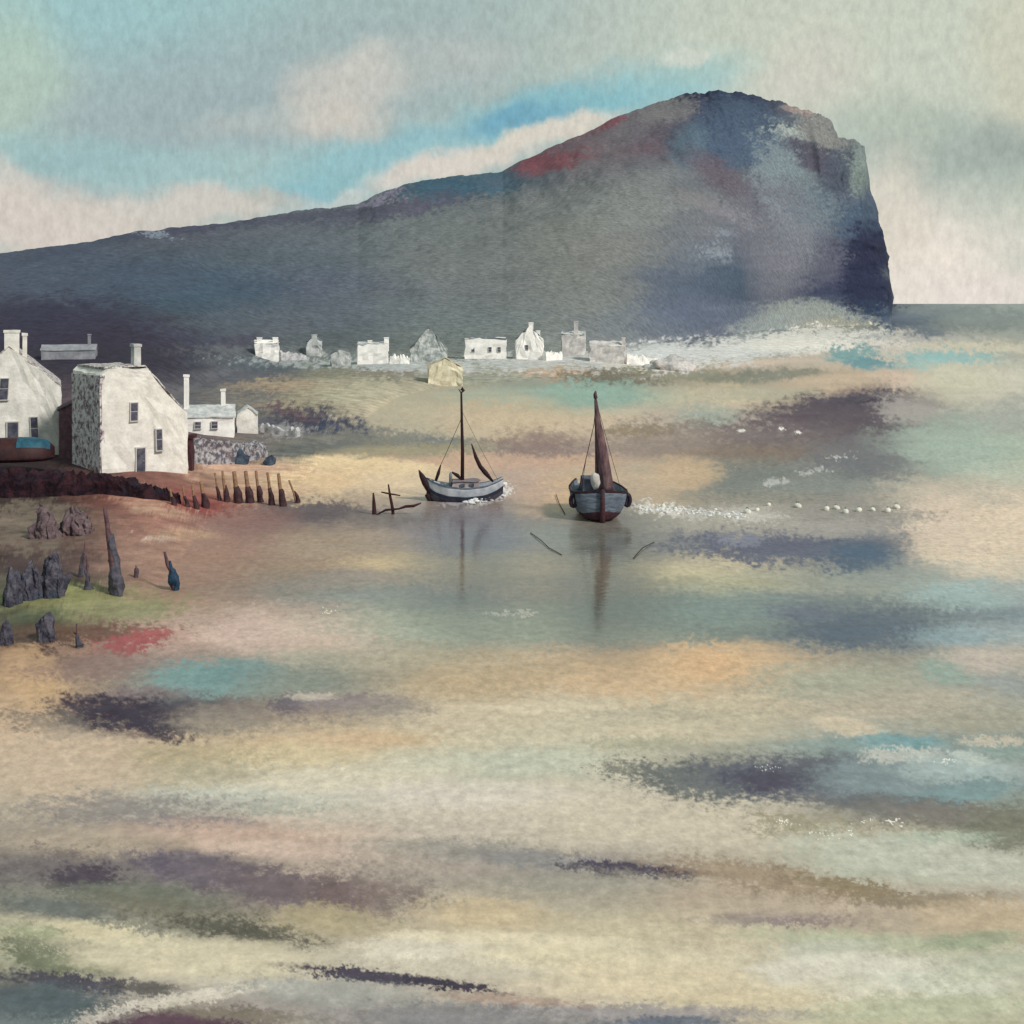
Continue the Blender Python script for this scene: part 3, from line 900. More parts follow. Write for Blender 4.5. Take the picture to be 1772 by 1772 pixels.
def house(name, loc, rz, W, D, eave, apex, m_wall, m_roof, text, cat='house', group=None, side_on=False, chimneys=(), windows=(), door=None,
          clip=0.0, amp=.05, wcuts=2, sink=1.0, over=.15, seed=1, verge=None):
    """gabled house; local -Y is the gable front, or with side_on the eaves side faces -Y"""
    root = empty(name, loc, rz, text=text, cat=cat, group=group)
    bm = bmesh.new()
    if side_on:
        # profile in Y, length W along X
        prof = [(0, -sink), (0, eave), (D / 2, apex), (D, eave), (D, -sink)]
        a = [bm.verts.new((-W / 2, y, z)) for y, z in prof]; b = [bm.verts.new((W / 2, y, z)) for y, z in prof]
        bm.faces.new(a); bm.faces.new(b[::-1])
        for i in range(5): bm.faces.new((a[i], b[i], b[(i + 1) % 5], a[(i + 1) % 5]))
    else:
        if clip: prism(bm, [(-W / 2, -sink), (W / 2, -sink), (W / 2, eave), (clip + (W / 2 - clip) * .5, eave + (apex - eave) * .42), (clip, apex - .1), (-W / 2 + .5, apex), (-W / 2, apex - .45)], 0, D)
        else: prism(bm, [(-W / 2, -sink), (W / 2, -sink), (W / 2, eave), (0, apex), (-W / 2, eave)], 0, D)
    weather(bm, wcuts, amp, .8, seed)
    obj('wall', bm, m_wall, root)
    bm = bmesh.new(); th = .14; o = over
    if side_on:
        for s in (0, 1):
            y0, y1 = (-o, D / 2) if s == 0 else (D / 2, D + o)
            sl_ = (apex - eave) / (D / 2)
            za, zb_ = (eave - o * sl_, apex) if s == 0 else (apex, eave - o * sl_)
            vs = [bm.verts.new(v) for v in ((-W / 2 - o, y0, za + .03), (W / 2 + o, y0, za + .03), (W / 2 + o, y1, zb_ + .03), (-W / 2 - o, y1, zb_ + .03),
                                            (-W / 2 - o, y0, za + .03 + th), (W / 2 + o, y0, za + .03 + th), (W / 2 + o, y1, zb_ + .03 + th), (-W / 2 - o, y1, zb_ + .03 + th))]
            for f in ((0, 3, 2, 1), (4, 5, 6, 7), (0, 1, 5, 4), (1, 2, 6, 5), (2, 3, 7, 6), (3, 0, 4, 7)): bm.faces.new([vs[i] for i in f])
    else:
        for s in ((1,) if clip else (-1, 1)):
            x1 = s * (W / 2 + o); x0 = s * clip
            sl_ = (apex - eave) / (W / 2 - clip)
            z1 = eave - o * sl_
            prism(bm, [(x0, apex + .03), (x1, z1 + .03), (x1, z1 + .03 + th), (x0, apex + .03 + th)], -.10 if verge is None else verge, D + .12)
        if clip: box(bm, -W / 2 + .3, clip - .004, -.1 if verge is None else verge, D + .12, apex + .03, apex + .03 + th)
    weather(bm, wcuts, amp * .8, .8, seed + 3)
    roof = obj('roof', bm, m_roof, root)
    for c in chimneys:
        chimney(roof, *c[:6], m_wall if len(c) < 8 else c[7], c[6], seed)
    for w in windows: window(root, *w)
    if door:
        x, w, h = door
        bm = bmesh.new(); box(bm, x - w / 2, x + w / 2, -.17, .3, -.3, h)
        dd = obj('door', bm, GLASS(), root)
        bm = bmesh.new(); box(bm, x - w / 2 - .1, x - w / 2, -.2, .3, -.3, h); box(bm, x + w / 2, x + w / 2 + .1, -.2, .3, -.3, h); box(bm, x - w / 2 - .1, x + w / 2 + .1, -.203, .3, h, h + .1)
        obj('door_frame', bm, FRAME(), dd)
        bm = bmesh.new(); tube(bm, [(x + w * .34, -.16, h * .45), (x + w * .34, -.23, h * .45)], .035, 8); obj('handle', bm, FRAME(), dd)
    return root

# ------------------------------------------------------------------ near houses on the left bank
P = spot(16, 790); 
house('gabled_house', P, math.radians(20), 8.8, 9, 6.2, 9.9, WHITE(), mat('speckled_white_roof', '6c5c66', 'cfcac6', 3.2, .9, .8, .08, .42, .54, .2),
      'tall whitewashed gable house cut by the left edge with thick chimney on its peak', chimneys=[(.2, 1.0, 8.9, 11.5, 1.25, 1.0, 0), (1.28, 1.3, 8.3, 11.2, .38, .6, 0)],
      windows=[(-.5, 5.2, .7, 1.9), (2.2, 1.4, .6, 2.1)], door=(.3, .9, 3.1), amp=.2, wcuts=6, seed=2, over=.05, verge=.25)
P = spot(252, 815)
house('gabled_house', P, math.radians(40), 7.7, 6.4, 4.7, 8.9, WHITE(), mat('speckled_white_roof', '6c5c66', 'cfcac6', 3.2, .9, .8, .08, .42, .54, .2),
      'whitewashed house with flat-clipped gable, speckled purple side and slim grey chimney', clip=.1,
      chimneys=[(-.35, 1.2, 8.0, 10.9, .62, .6, 0, DIM_FAR())],
      windows=[(-1.1, 4.4, .6, 1.5), (1.2, 1.7, .5, 1.8)], door=(-.5, .75, 2.0), amp=.2, wcuts=6, seed=5, over=.04, verge=.3)
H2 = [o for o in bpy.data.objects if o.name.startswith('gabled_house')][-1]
bm = bmesh.new(); box(bm, -3.99, -3.6, .02, 6.38, -1, 8.3); weather(bm, 5, .1, .9, 6)  # slab over the left side wall, its shade put into the darker purple
obj('shaded_side_wall', bm, PURPLE_SHADED(), H2)['label'] = 'speckled side wall with its shade in the purple colour'
# low outbuilding between the two houses
P = spot(128, 800)
house('stone_outbuilding', P + Vector((0, 2.5, 0)), math.radians(20), 4.2, 3.5, 4.4, 5.4, mat('dusky_stone', '604650', '7c6068', 2, .9, .6, .06), mat('dusky_roof', '40343e', '54424c', 2, .9, .5),
      'dusky mauve stone outbuilding squeezed between the two big white houses', cat='outbuilding', amp=.1, wcuts=3, seed=9)
# hill cottage behind
P = spot(118, 622)
house('hill_cottage', P, math.radians(14), 8.6, 4, 1.5, 2.3, mat('grey_white_wash', '7c7e88', '9c9ca2', .8, .9, .5, .1), mat('pale_roof', '84868e', 'a2a2a8', .8, .9, .5, .1),
      'long low pale cottage alone on the dark slope above the big white houses', cat='cottage', side_on=True, chimneys=[(3.2, 2, 1.6, 4.2, .5, .5, 0), ], amp=.12, wcuts=3, seed=11)
# cottage row to the right
P = spot(352, 752)
house('low_cottage', P, math.radians(12), 6.6, 4, 1.9, 3.0, WHITE_FAR(), mat('washed_roof', 'a4a8ac', 'd4d2d0', 1.2, .9, .5), 'low grey-white cottage with tall thin chimney, right of the big white houses', cat='cottage',
      side_on=True, chimneys=[(-1.9, 1.6, 2.0, 6.6, .55, .55, 0), (2.1, 2.0, 2.2, 4.9, .5, .5, 0)], windows=[(-.6, .7, .6, .7), (1.2, .7, .6, .7)], amp=.22, wcuts=5, seed=13)
P = spot(428, 750)
house('white_shed', P, math.radians(12), 2.3, 2.6, 2.2, 3.0, WHITE(), mat('washed_roof', '8e9298'), 'small bright white shed at the right end of the low cottage', cat='shed', amp=.18, wcuts=5, seed=15, over=.05)
# rubble wall, gatepost
def wall_run(name, pts, h0, h1, thick, m, text, cat, seed=0, amp=.25, n=60, ragged=.3):
    pts = [Vector(p) for p in pts]
    c = sum(pts, Vector()) / len(pts); c.z = min(p.z for p in pts)
    bm = bmesh.new(); rows = []
    for i in range(n + 1):
        t = i / n * (len(pts) - 1); k = min(int(t), len(pts) - 2); q = pts[k].lerp(pts[k + 1], t - k)
        dr = (pts[k + 1] - pts[k]); dr.z = 0; dr.normalize(); nrm = Vector((-dr.y, dr.x, 0))
        h = h0 + (h1 - h0) * i / n + ragged * mnoise.noise(Vector((i * .55, seed, 0))) + ragged * .5 * mnoise.noise(Vector((i * 1.7, seed, 4)))
        ring = []
        for s, zz in ((-1.25, -.8), (-1.15, h * .2), (-1.0, h * .55), (-.85, h * .92), (0, h), (.85, h * .9), (1, h * .4), (1.1, -.8)):
            co = q - c + nrm * (s * thick / 2) + Vector((0, 0, zz)); co += amp * mnoise.noise_vector(co * 1.1 + Vector((seed, 0, 0)))
            ring.append(bm.verts.new(co))
        rows.append(ring)
    for a, b in zip(rows, rows[1:]):
        for k in range(7): bm.faces.new((a[k], a[k + 1], b[k + 1], b[k]))
    bm.faces.new(rows[0]); bm.faces.new(rows[-1][::-1])
    o = obj(name, bm, m); o.location = c
    return label(o, text, cat, None, 'thing')
wall_run('rubble_wall', [spot(330, 800), spot(400, 802), spot(458, 790)], 2.4, 1.5, .8, mat('grey_rubble', '5c5a66', 'b4b2b6', 2.2, .95, 1, .12, .44, .58, .2, '6c5c60'),
         'speckled grey rubble wall under the low cottages, behind the post row', 'wall', 3, .3, 50, .5)
wall_run('harbour_wall', [spot(-90, 862), spot(60, 858), spot(180, 852), spot(250, 860), spot(310, 868)], 2.5, .5, 1.4, DARK_STONE(),
         'nearly black maroon harbour bank running below the white houses', 'sea wall', 8, .4, 110, .5)
bm = bmesh.new(); box(bm, -.6, .6, -.5, .5, -.5, 2.9, .1); box(bm, -.85, .75, -.6, .6, 2.85, 3.15); weather(bm, 4, .16, 1.4, 4)
o = obj('gate_pillar', bm, MAROON()); o.location = spot(323, 812); label(o, 'dark red stone pillar beside the right corner of the clipped-gable house', 'pillar')
for i, (px, row, rx, rz_, tx) in enumerate([(415, 798, 1.1, 1.3, 'larger rounded blue-black boulder against the rubble wall'), (471, 800, .6, .9, 'smaller rounded blue-black boulder at the right end of the rubble wall')]):
    o = obj('boulder', blobmesh(rx, .8, rz_, .3, i + 2), mat('blue_black_rock', '2a3242', '4c5c6c', 1.5, .85, .7, .08), smooth=True)
    o.location = spot(px, row) + Vector((0, -1.6, 0)); o.rotation_euler = (0, math.radians(25), 0); label(o, tx, 'boulder', 'blue-black boulders by the rubble wall')

# ------------------------------------------------------------------ hull lofting
def hull_mesh(st, n=10, thick=.08, deck=.25, cx=.8):
    """st: (x, half beam, sheer z, keel z). closed hull with sunken deck"""
    bm = bmesh.new(); rows = []
    for (x, b, zs, zk) in st:
        pr = []
        for k in range(n + 1):
            s = k / n
            pr.append((b * math.sin(math.pi / 2 * s ** cx), zk + (zs - zk) * (1 - math.cos(math.pi / 2 * s)) if k else zk))
        ring = [(-y, z) for y, z in pr[::-1]] + pr[1:]
        ib = max(b - thick, b * .5)
        ring += [(ib, zs), (ib, zs - deck), (-ib, zs - deck), (-ib, zs)]
        rows.append([bm.verts.new((x, y, z)) for y, z in ring])
    m_ = len(rows[0])
    for a, b in zip(rows, rows[1:]):
        for k in range(m_): bm.faces.new((a[k], a[(k + 1) % m_], b[(k + 1) % m_], b[k]))
    bm.faces.new(rows[0][::-1]); bm.faces.new(rows[-1])
    return bm
def strake(bm, st, frac, w, off, cx=.8, sides=(-1, 1)):
    for s_ in sides:
        prev = None
        for (x, b, zs, zk) in st:
            y = b * math.sin(math.pi / 2 * frac ** cx); z = zk + (zs - zk) * (1 - math.cos(math.pi / 2 * frac))
            r = [bm.verts.new(v) for v in ((x, s_ * (y - .05), z - w / 2), (x, s_ * (y + off), z - w / 2), (x, s_ * (y + off), z + w / 2), (x, s_ * (y - .05), z + w / 2))]
            if prev:
                for k in range(4): bm.faces.new((prev[k], prev[(k + 1) % 4], r[(k + 1) % 4], r[k]))
            else: bm.faces.new(r)
            prev = r
        bm.faces.new(prev[::-1])
def lerp_st(keys, n):
    xs = np.linspace(keys[0][0], keys[-1][0], n); out = []
    K = np.array(keys)
    for x in xs: out.append((x,) + tuple(np.interp(x, K[:, 0], K[:, i]) for i in (1, 2, 3)))
    # smooth
    A = np.array(out); B = A.copy()
    for _ in range(2): B[1:-1, 1:] = .25 * B[:-2, 1:] + .5 * B[1:-1, 1:] + .25 * B[2:, 1:]
    return [tuple(r) for r in B]

def st_band(st, f0, f1, off, cx=.62):
    bm = bmesh.new()
    for sg in (-1, 1):
        prev = None
        for (x, b, zs, zk) in st:
            r = []
            for k in range(5):
                s = f0 + (f1 - f0) * k / 4
                y = (b + off) * math.sin(math.pi / 2 * s ** cx); z = zk - off * .5 + (zs - zk) * (1 - math.cos(math.pi / 2 * s))
                r.append(bm.verts.new((x - off * .5, sg * y, z)))
            if prev:
                for k in range(4): bm.faces.new((prev[k], prev[k + 1], r[k + 1], r[k]))
            prev = r
    return bm

# ---- upturned boat in front of the left house
P = spot(30, 815) + Vector((0, -1.5, 1.15))
root = empty('upturned_boat', P, math.radians(14), text='dark maroon upturned boat with teal patch on the bank below the left house', cat='boat')
root.scale = (1, 1.2, 1.2)
st = lerp_st([(-3.8, .1, 0, .9), (-3.0, .8, 0, 1.25), (-1, 1.3, 0, 1.5), (1.5, 1.3, 0, 1.5), (2.9, .9, 0, 1.35), (3.5, .15, .1, .8)], 24)
obj('hull', hull_mesh(st, 10, .08, .1), mat('old_maroon_hull', '2a161c', '42201f', 1.5, .6, .4, .03), root, True)
bm = bmesh.new(); strake(bm, st, .93, .12, .05); obj('gunwale', bm, TAR(), root)
bm = bmesh.new()
st2 = [(x, b * 1.02, zs, zk + .02) for (x, b, zs, zk) in st if .6 < x < 3.3]
rr_ = []
for (x, b, zs, zk) in st2:
    rr_.append([bm.verts.new((x, b * math.sin(math.pi / 2 * s ** .8) * sgn, zk + (zs - zk) * (1 - math.cos(math.pi / 2 * s)) + .012)) for sgn, s in ((-1, .6), (-1, .42), (-1, .2), (1, 0), (1, .2), (1, .42))])
for a, b in zip(rr_, rr_[1:]):
    for k in range(5): bm.faces.new((a[k], a[k + 1], b[k + 1], b[k]))
obj('teal_bottom_paint', bm, mat('worn_teal', '1e4658', '2c6074', 2, .5, .3, .02), root, True)

# ---- white workboat with dark upswept stem
P = spot(800, 866, 0.0)
b1 = empty('moored_sailboat', P, math.radians(4), text='grey-white open sailboat with black upswept bow post and bare dark mast, lying broadside', cat='sailboat')
HW = mat('grey_white_hull', '8890a0', 'c0c2c8', 1.4, .5, .3, .02, .35, .6, .4, 'a4aab4')
st1 = lerp_st([(-2.9, .08, 1.85, .6), (-2.3, .55, 1.55, -.1), (-1.2, 1.05, 1.25, -.4), (.3, 1.3, 1.12, -.45), (1.8, 1.15, 1.25, -.3), (2.8, .8, 1.55, .1), (3.3, .5, 1.8, .5)], 34)
obj('hull', hull_mesh(st1, 12, .1, .22), HW, b1, True)
bm = bmesh.new(); strake(bm, st1, .64, .28, .06); obj('lower_hull', st_band(st1, .0, .56, .02, .8), mat('slate_lower_hull', '3c3846', '646472', 1.6, .6, .4), b1, True); r_ = obj('rubbing_strake', bm, mat('navy_paint', '1c1e30', '2c3044', 3, .6, .2), b1)
bm = bmesh.new(); strake(bm, st1, 1.0, .10, .04); obj('gunwale', bm, mat('blue_grey_rail', '4c5668', '6c7684', 3, .6, .2), b1)
bm = bmesh.new(); tube(bm, [(-2.2, 0, .25), (-2.55, 0, .8), (-3.0, 0, 1.5), (-3.3, 0, 2.05), (-3.52, 0, 2.5)], [.24, .32, .3, .2, .04], 8); obj('stem_post', bm, TAR(), b1, True)
bm = bmesh.new(); tube(bm, [(-2.5, 0, -.15), (-2.75, 0, .45), (-2.55, 0, .75)], [.22, .3, .15], 8); obj('bow_fender', bm, TAR(), b1, True)
bm = bmesh.new(); box(bm, -.9, 1.5, -.65, .65, .95, 1.6, .2); weather(bm, 4, .14, 1.5, 3); cb = obj('cabin', bm, mat('mauve_cabin', '8c8288', 'b0a09e', 2, .7, .3), b1)
for x in (.0, .75):
    bm = bmesh.new(); box(bm, x - .18, x + .18, -.66, -.56, 1.2, 1.42); obj('window', bm, GLASS(), cb)
bm = bmesh.new(); box(bm, -.85, 1.45, -.6, .6, 1.6, 1.68, .05); weather(bm, 4, .14, 1.5, 3); obj('cabin_roof', bm, mat('cabin_roof_paint', '746a74', '8e8286', 2, .7, .3), cb)
bm = bmesh.new(); tube(bm, [(0, 0, .9), (.02, 0, 4), (-.04, 0, 6.4), (-.08, 0, 8.7)], [.16, .14, .11, .08], 8); ms = obj('mast', bm, TAR(), b1, True)
bm = bmesh.new(); tube(bm, [(-.3, 0, 9.05), (-.1, 0, 8.72), (.1, 0, 8.95), (.0, 0, 9.12), (-.12, 0, 8.95)], [.03, .08, .13, .12, .05], 8); obj('masthead', bm, TAR(), ms, True)
bm = bmesh.new(); tube(bm, [(-.95, -.1, 1.0), (-.95, -.1, 2.15), (-.9, -.1, 2.3)], [.14, .12, .1], 8); obj('samson_post', bm, mat('weathered_post', '6c7480', '8c929a', 3), b1, True)
bm = bmesh.new(); tube(bm, [(-.85, -.1, 2.32), (-.4, -.1, 2.05), (-.1, -.1, 1.75)], [.07, .16, .08], 8); obj('furled_cloth', bm, TAR(), b1, True)
bm = bmesh.new(); tube(bm, [(.75, 0, 4.6), (1.1, 0, 3.5), (1.45, 0, 2.75), (1.9, 0, 2.2), (2.5, 0, 1.5)], [.04, .15, .17, .2, .08], 8); obj('leaning_spar', bm, TAR(), b1, True)
bm = bmesh.new(); tube(bm, [(-2.15, 0, 1.6), (-1.95, 0, 2.2), (-1.75, 0, 2.9)], [.11, .14, .05], 6); tube(bm, [(-1.75, 0, 2.9), (-1.1, 0, 4.3), (-.1, 0, 6.6)], .022, 5); obj('forestay', bm, TAR(), b1, True)
bm = bmesh.new(); tube(bm, [(2.9, 0, 1.6), (1.6, 0, 4.0), (0, 0, 7.2)], .014, 5); obj('backstay', bm, TAR(), b1, True)

# ---- end-on boat with furled purple sail
P = spot(1040, 903, 0.0)
b2 = empty('furled_sail_boat', P + Vector((0, 1.0, 0)), math.radians(90 + 3), text='tubby blue-grey boat seen bow-on with maroon keel line and furled purple sail', cat='sailboat')
# local -X is the bow, turned to face the viewer
st2 = lerp_st([(-1.4, .25, 2.25, .25), (-1.25, 1.35, 2.2, .1), (-.8, 1.85, 2.1, .0), (.6, 2.1, 2.0, -.1), (3, 2.0, 2.0, -.25), (5, 1.5, 2.1, -.2), (5.6, 1.2, 2.2, .3)], 40)
obj('hull', hull_mesh(st2, 14, .12, .3, .85), mat('blue_grey_planks', '3e4656', '76808e', 2.2, .6, .5, .03, .35, .65, .4, '5c6474', (1, .6, 3)), b2, True)
obj('maroon_bottom', st_band(st2, 0.0, .5, .03, .85), MAROON(), b2, True)
bm = bmesh.new(); strake(bm, st2, 1.0, .16, .06, .85); obj('gunwale', bm, TAR(), b2)
bm = bmesh.new(); tube(bm, [(-1.25, 0, -.3), (-1.5, 0, .3), (-1.58, 0, 1.3), (-1.6, 0, 2.45)], [.2, .2, .17, .13], 8); obj('stem_post', bm, MAROON(), b2, True)
bm = bmesh.new(); tube(bm, [(1.2, .1, 1.2), (1.2, .12, 5), (1.2, .22, 9.0)], [.13, .11, .06], 8); ms = obj('mast', bm, mat('purple_brown_spar', '4a3440', '684c54', 3), b2, True)
# sail: narrow furled wedge hanging from the mast, local -y is to the viewer's right
bm = bmesh.new(); rows = []
for i in range(25):
    t = i / 24.0; z = 1.9 + (1 - t) * 7.0 if False else 2.0 + 7.0 * t
    w = .78 * (1 - t) ** .8 + .10 + .05 * mnoise.noise(Vector((t * 9, 0, 1)))
    cy = .20 - (-.02 + .95 * (1 - t) ** 1.2)
    ring = []
    for k in range(14):
        a = 2 * math.pi * k / 14; fold = 1 + .16 * math.sin(a * 5 + t * 4)
        ring.append(bm.verts.new((1.05 + .35 * math.cos(a) * (w + .1) * fold, cy + .62 * w * math.sin(a) * fold, z + .1 * mnoise.noise(Vector((k, t * 5, 2))))))
    rows.append(ring)
for a, b in zip(rows, rows[1:]):
    for k in range(14): bm.faces.new((a[k], a[(k + 1) % 14], b[(k + 1) % 14], b[k]))
bm.faces.new(rows[0][::-1]); bm.faces.new(rows[-1])
sail = obj('furled_sail', bm, mat('purple_sail', '48323e', '7c6464', 2.4, .9, .8, .06, .38, .62, .2, '5c4450', (1, 1, .3)), b2, True)
bm = bmesh.new(); tube(bm, [(1.0, .2, 8.9), (1.0, .24, 9.2), (1.0, .2, 9.45)], [.16, .14, .05], 7); obj('sail_head', bm, mat('purple_sail', ''), sail, True)
for k, (y0, r) in enumerate(((1.55, .028), (1.35, .02))):
    bm = bmesh.new(); tube(bm, [(.4, y0, 2.1), (.8, .95, 4.4), (1.1, .32, 6.9), (1.2, .2, 8.2)], r, 5); obj('stay', bm, TAR(), b2, True)
bm = bmesh.new(); tube(bm, [(2.2, -1.8, 2.1), (1.6, -.9, 5), (1.2, 0, 8.2)], .018, 5); obj('stay', bm, TAR(), b2, True)
o = obj('white_bundle', blobmesh(.35, .34, .62, .3, 4, 3, False), mat('white_canvas', 'b4aca8', 'd6d0c8', 2), b2, True); o.location = (-.1, .35, 2.9)
bm = bmesh.new(); box(bm, 1.9, 4.2, -1.1, 1.1, 1.7, 2.7, .1); weather(bm, 3, .05, 1, 2); obj('cabin', bm, mat('blue_grey_cabin', '4c4c5c', '6c6c78', 2), b2)
for s_, x in ((1, -.3), (-1, -.2), (-1, .9)):
    bm = bmesh.new(); R_ = .42
    cyv = s_ * 2.0; pts = [(x + .0, cyv + s_ * .1 * 0 + R_ * math.cos(2 * math.pi * k / 16) * .5, 1.45 + R_ * math.sin(2 * math.pi * k / 16)) for k in range(17)]
    tube(bm, pts, .15, 8); obj('tyre_fender', bm, mat('black_purple_rubber', '241e2a', '3a3040', 4, .9, .6), b2, True)

def foam(spots_, text, seed, r0, r1):
    rnd = random.Random(seed); bm = bmesh.new(); c = spots_[0][0].copy(); c.z = 0
    for (p, n, sx, sy, h) in spots_:
        for _ in range(n):
            q_ = p + Vector((rnd.gauss(0, sx), rnd.gauss(0, sy), 0)) - c; r = rnd.uniform(r0, r1)
            m4 = Matrix.Translation(q_ + Vector((0, 0, rnd.uniform(0, h)))) @ Matrix.Diagonal((r * rnd.uniform(1, 2), r, r * rnd.uniform(.5, .9), 1))
            bmesh.ops.create_icosphere(bm, subdivisions=2, radius=1, matrix=m4)
    weather(bm, 0, r1 * .5, 4, seed)
    o = obj('foam', bm, mat('white_foam', 'c4c6cc', 'f0ede8', 3, .7, .6), None, True); o.location = c
    return label(o, text, 'foam', None, 'stuff')
foam([(spot(812 + 8 * k, 868 - k * 1.2, 0.0) + Vector((0, -1.35 + .06 * k, 0)), 16, .22, .12, .2 + .06 * k) for k in range(8)] + [(spot(874, 846, 0.0), 16, .2, .15, .7)], 'white wash breaking against the stern of the broadside sailboat', 5, .05, .16)
foam([(spot(1110 + 12 * k, 880 + k * .8, 0.0), 14, .3, .9, .05) for k in range(15)], 'broken white foam on the water right of the bow-on boat', 6, .03, .10)
# ---- mooring frame left of the sailboat
P = spot(665, 890, 0.0)
k1 = P.y / FOC
fr = empty('mooring_trestle', P, 0, text='dark red-brown post frame with crossbar and rail in the water left of the sailboat', cat='mooring trestle')
WOODR = mat('red_brown_wood', '2c1418', '4a2426', 4, .8, .5)
def q(px, row, dy=0): return ((px - 665) * k1, dy, (890 - row) * k1)
bm = bmesh.new(); tube(bm, [q(650, 925), q(648, 895), q(647, 870), q(646, 853)], [.14, .19, .13, .06], 8); obj('post', bm, WOODR, fr, True)
bm = bmesh.new(); tube(bm, [q(682, 905), q(679, 878), q(675, 858), q(672, 838)], [.13, .12, .1, .05], 8); obj('post', bm, WOODR, fr, True)
bm = bmesh.new(); tube(bm, [q(660, 851, -.15), (q(675, 854, -.15)), q(693, 857, -.15)], [.05, .07, .05], 7); obj('crossbar', bm, WOODR, fr, True)
bm = bmesh.new(); tube(bm, [q(652, 890, -.15), q(668, 882, -.15), q(690, 880, -.15), q(702, 876, -.15), q(716, 875, -.15), q(729, 870, -.15)], [.05, .09, .07, .11, .11, .05], 7); obj('rail', bm, WOODR, fr, True)

# ---- ropes
def rope(pts, r, text, grp='mooring ropes trailing from the boats'):
    c = Vector(pts[len(pts) // 2]); c.z = 0
    bm = bmesh.new(); tube(bm, [Vector(p) - c for p in pts], r, 6)
    o = obj('mooring_rope', bm, mat('dark_rope', '2c2424', '4a4040', 6), None, True); o.location = c
    label(o, text, 'rope', grp)
rope([spot(918, 922, .05), spot(935, 934, .1), spot(950, 948, .06), spot(972, 960, .04)], .03, 'dark slack rope on the water midway between the two boats')
rope([spot(1132, 938, .05), spot(1112, 948, .1), spot(1096, 966, .04)], .03, 'short dark rope on the water right of the bow-on boat')
rope([spot(962, 855, .1), spot(968, 872, .1), spot(978, 890, .08)], .03, 'dark rope dangling at the left of the bow-on boat')

# ---- floats right of the second boat
def make_float(loc, text, s=1.0):
    r = empty('white_float', loc, 0, text=text, cat='float', group='white floats strung in a line right of the boats')
    bm = blobmesh(.2 * s, .2 * s, .19 * s, .12, 1, 3, False); f = obj('float_body', bm, mat('float_white', 'd0ccc4', 'ecead8', 3, .5, .2), r, True); f.location = (0, 0, .1)
    bm = bmesh.new(); pts = [(.07 * math.cos(2 * math.pi * k / 10), 0, .3 * s + .07 * math.sin(2 * math.pi * k / 10)) for k in range(11)]
    tube(bm, pts, .02, 5, True); obj('eyelet', bm, mat('rope_grey', '7c7874'), r, True)
    return r
FL = [(1147, 877), (1168, 882), (1293, 888), (1310, 884), (1330, 875), (1380, 878), (1430, 883), (1447, 881), (1463, 888), (1486, 885), (1510, 884), (1536, 886), (1551, 880)]
ordn = ['first', 'second', 'third', 'fourth', 'fifth', 'sixth', 'seventh', 'eighth', 'ninth', 'tenth', 'eleventh', 'twelfth', 'last']
random.seed(4)
proto = None
for i, (px, row) in enumerate(FL):
    tx = 'small white float, %s from the left in the line right of the boats' % ordn[i] if i < 12 else 'small white float at the far right end of the line'
    loc = spot(px, row, 0.0); s = random.uniform(.8, 1.25)
    if proto is None: proto = make_float(loc, tx); r = proto
    else:
        r = proto.copy(); COL.objects.link(r); r.location = loc; r['label'] = tx
        for ch in list(proto.children):
            c = ch.copy(); COL.objects.link(c); c.parent = r
    r.scale = (s * random.uniform(1, 1.4), s, s); r.rotation_euler = (0, 0, random.uniform(0, 3))

# ---- row of shore posts
PT = [(322, 842, 876, .2, 'short dark post second from the left, by the end of the harbour bank'), (338, 838, 880, .22, 'dark post third from the left in the row'), (300, 846, 874, .22, 'leftmost short dark post of the row, against the harbour bank'),
      (354, 833, 878, .36, 'thick dark post, fourth from the left, half sunk in weed'), (378, 818, 866, .17, 'thin post, fifth from the left in the row'),
      (391, 815, 868, .26, 'leaning post, sixth from the left in the row'), (411, 816, 870, .42, 'stout post with wide dark foot, seventh from the left'),
      (431, 815, 870, .40, 'stout straight post, fifth from the right in the row'), (449, 815, 869, .28, 'left-leaning post, fourth from the right in the row'),
      (469, 818, 874, .28, 'post third from the right in the row'), (488, 820, 876, .34, 'dark-footed post second from the right in the row'),
      (514, 831, 870, .20, 'short strongly leaning post at the right end of the row')]
PALE = mat('pale_wet_wood', '7c5c4c', '9c7c60', 4, .85, .5); WEED = mat('black_weed', '2e1e26', '54363a', 3, .7, .8, .06)
for i, (px, t0, b0, r, tx) in enumerate(PT):
    P = spot(px, b0); k = P.y / FOC; h = (b0 - t0) * k; lean = -(6 if px < 500 else 14) * k
    root = empty('shore_post', P, 0, text=tx, cat='post', group='row of posts on the sandy shore')
    bm = bmesh.new(); tube(bm, [(0, 0, -.4), (lean * .4, 0, h * .45), (lean, 0, h)], [r * .6, r * .45, r * .38], 8); weather(bm, 1, .03, 2, i); obj('timber', bm, PALE, root, True)
    bm = bmesh.new(); tube(bm, [(.1, 0, -.4), (.08, 0, .1), (.02, 0, h * .28), (lean * .4, 0, h * .52)], [r * .95, r * .92, r * .8, r * .5], 10); weather(bm, 2, .09, 2.2, i + 7); obj('weed_skirt', bm, WEED, root, True)

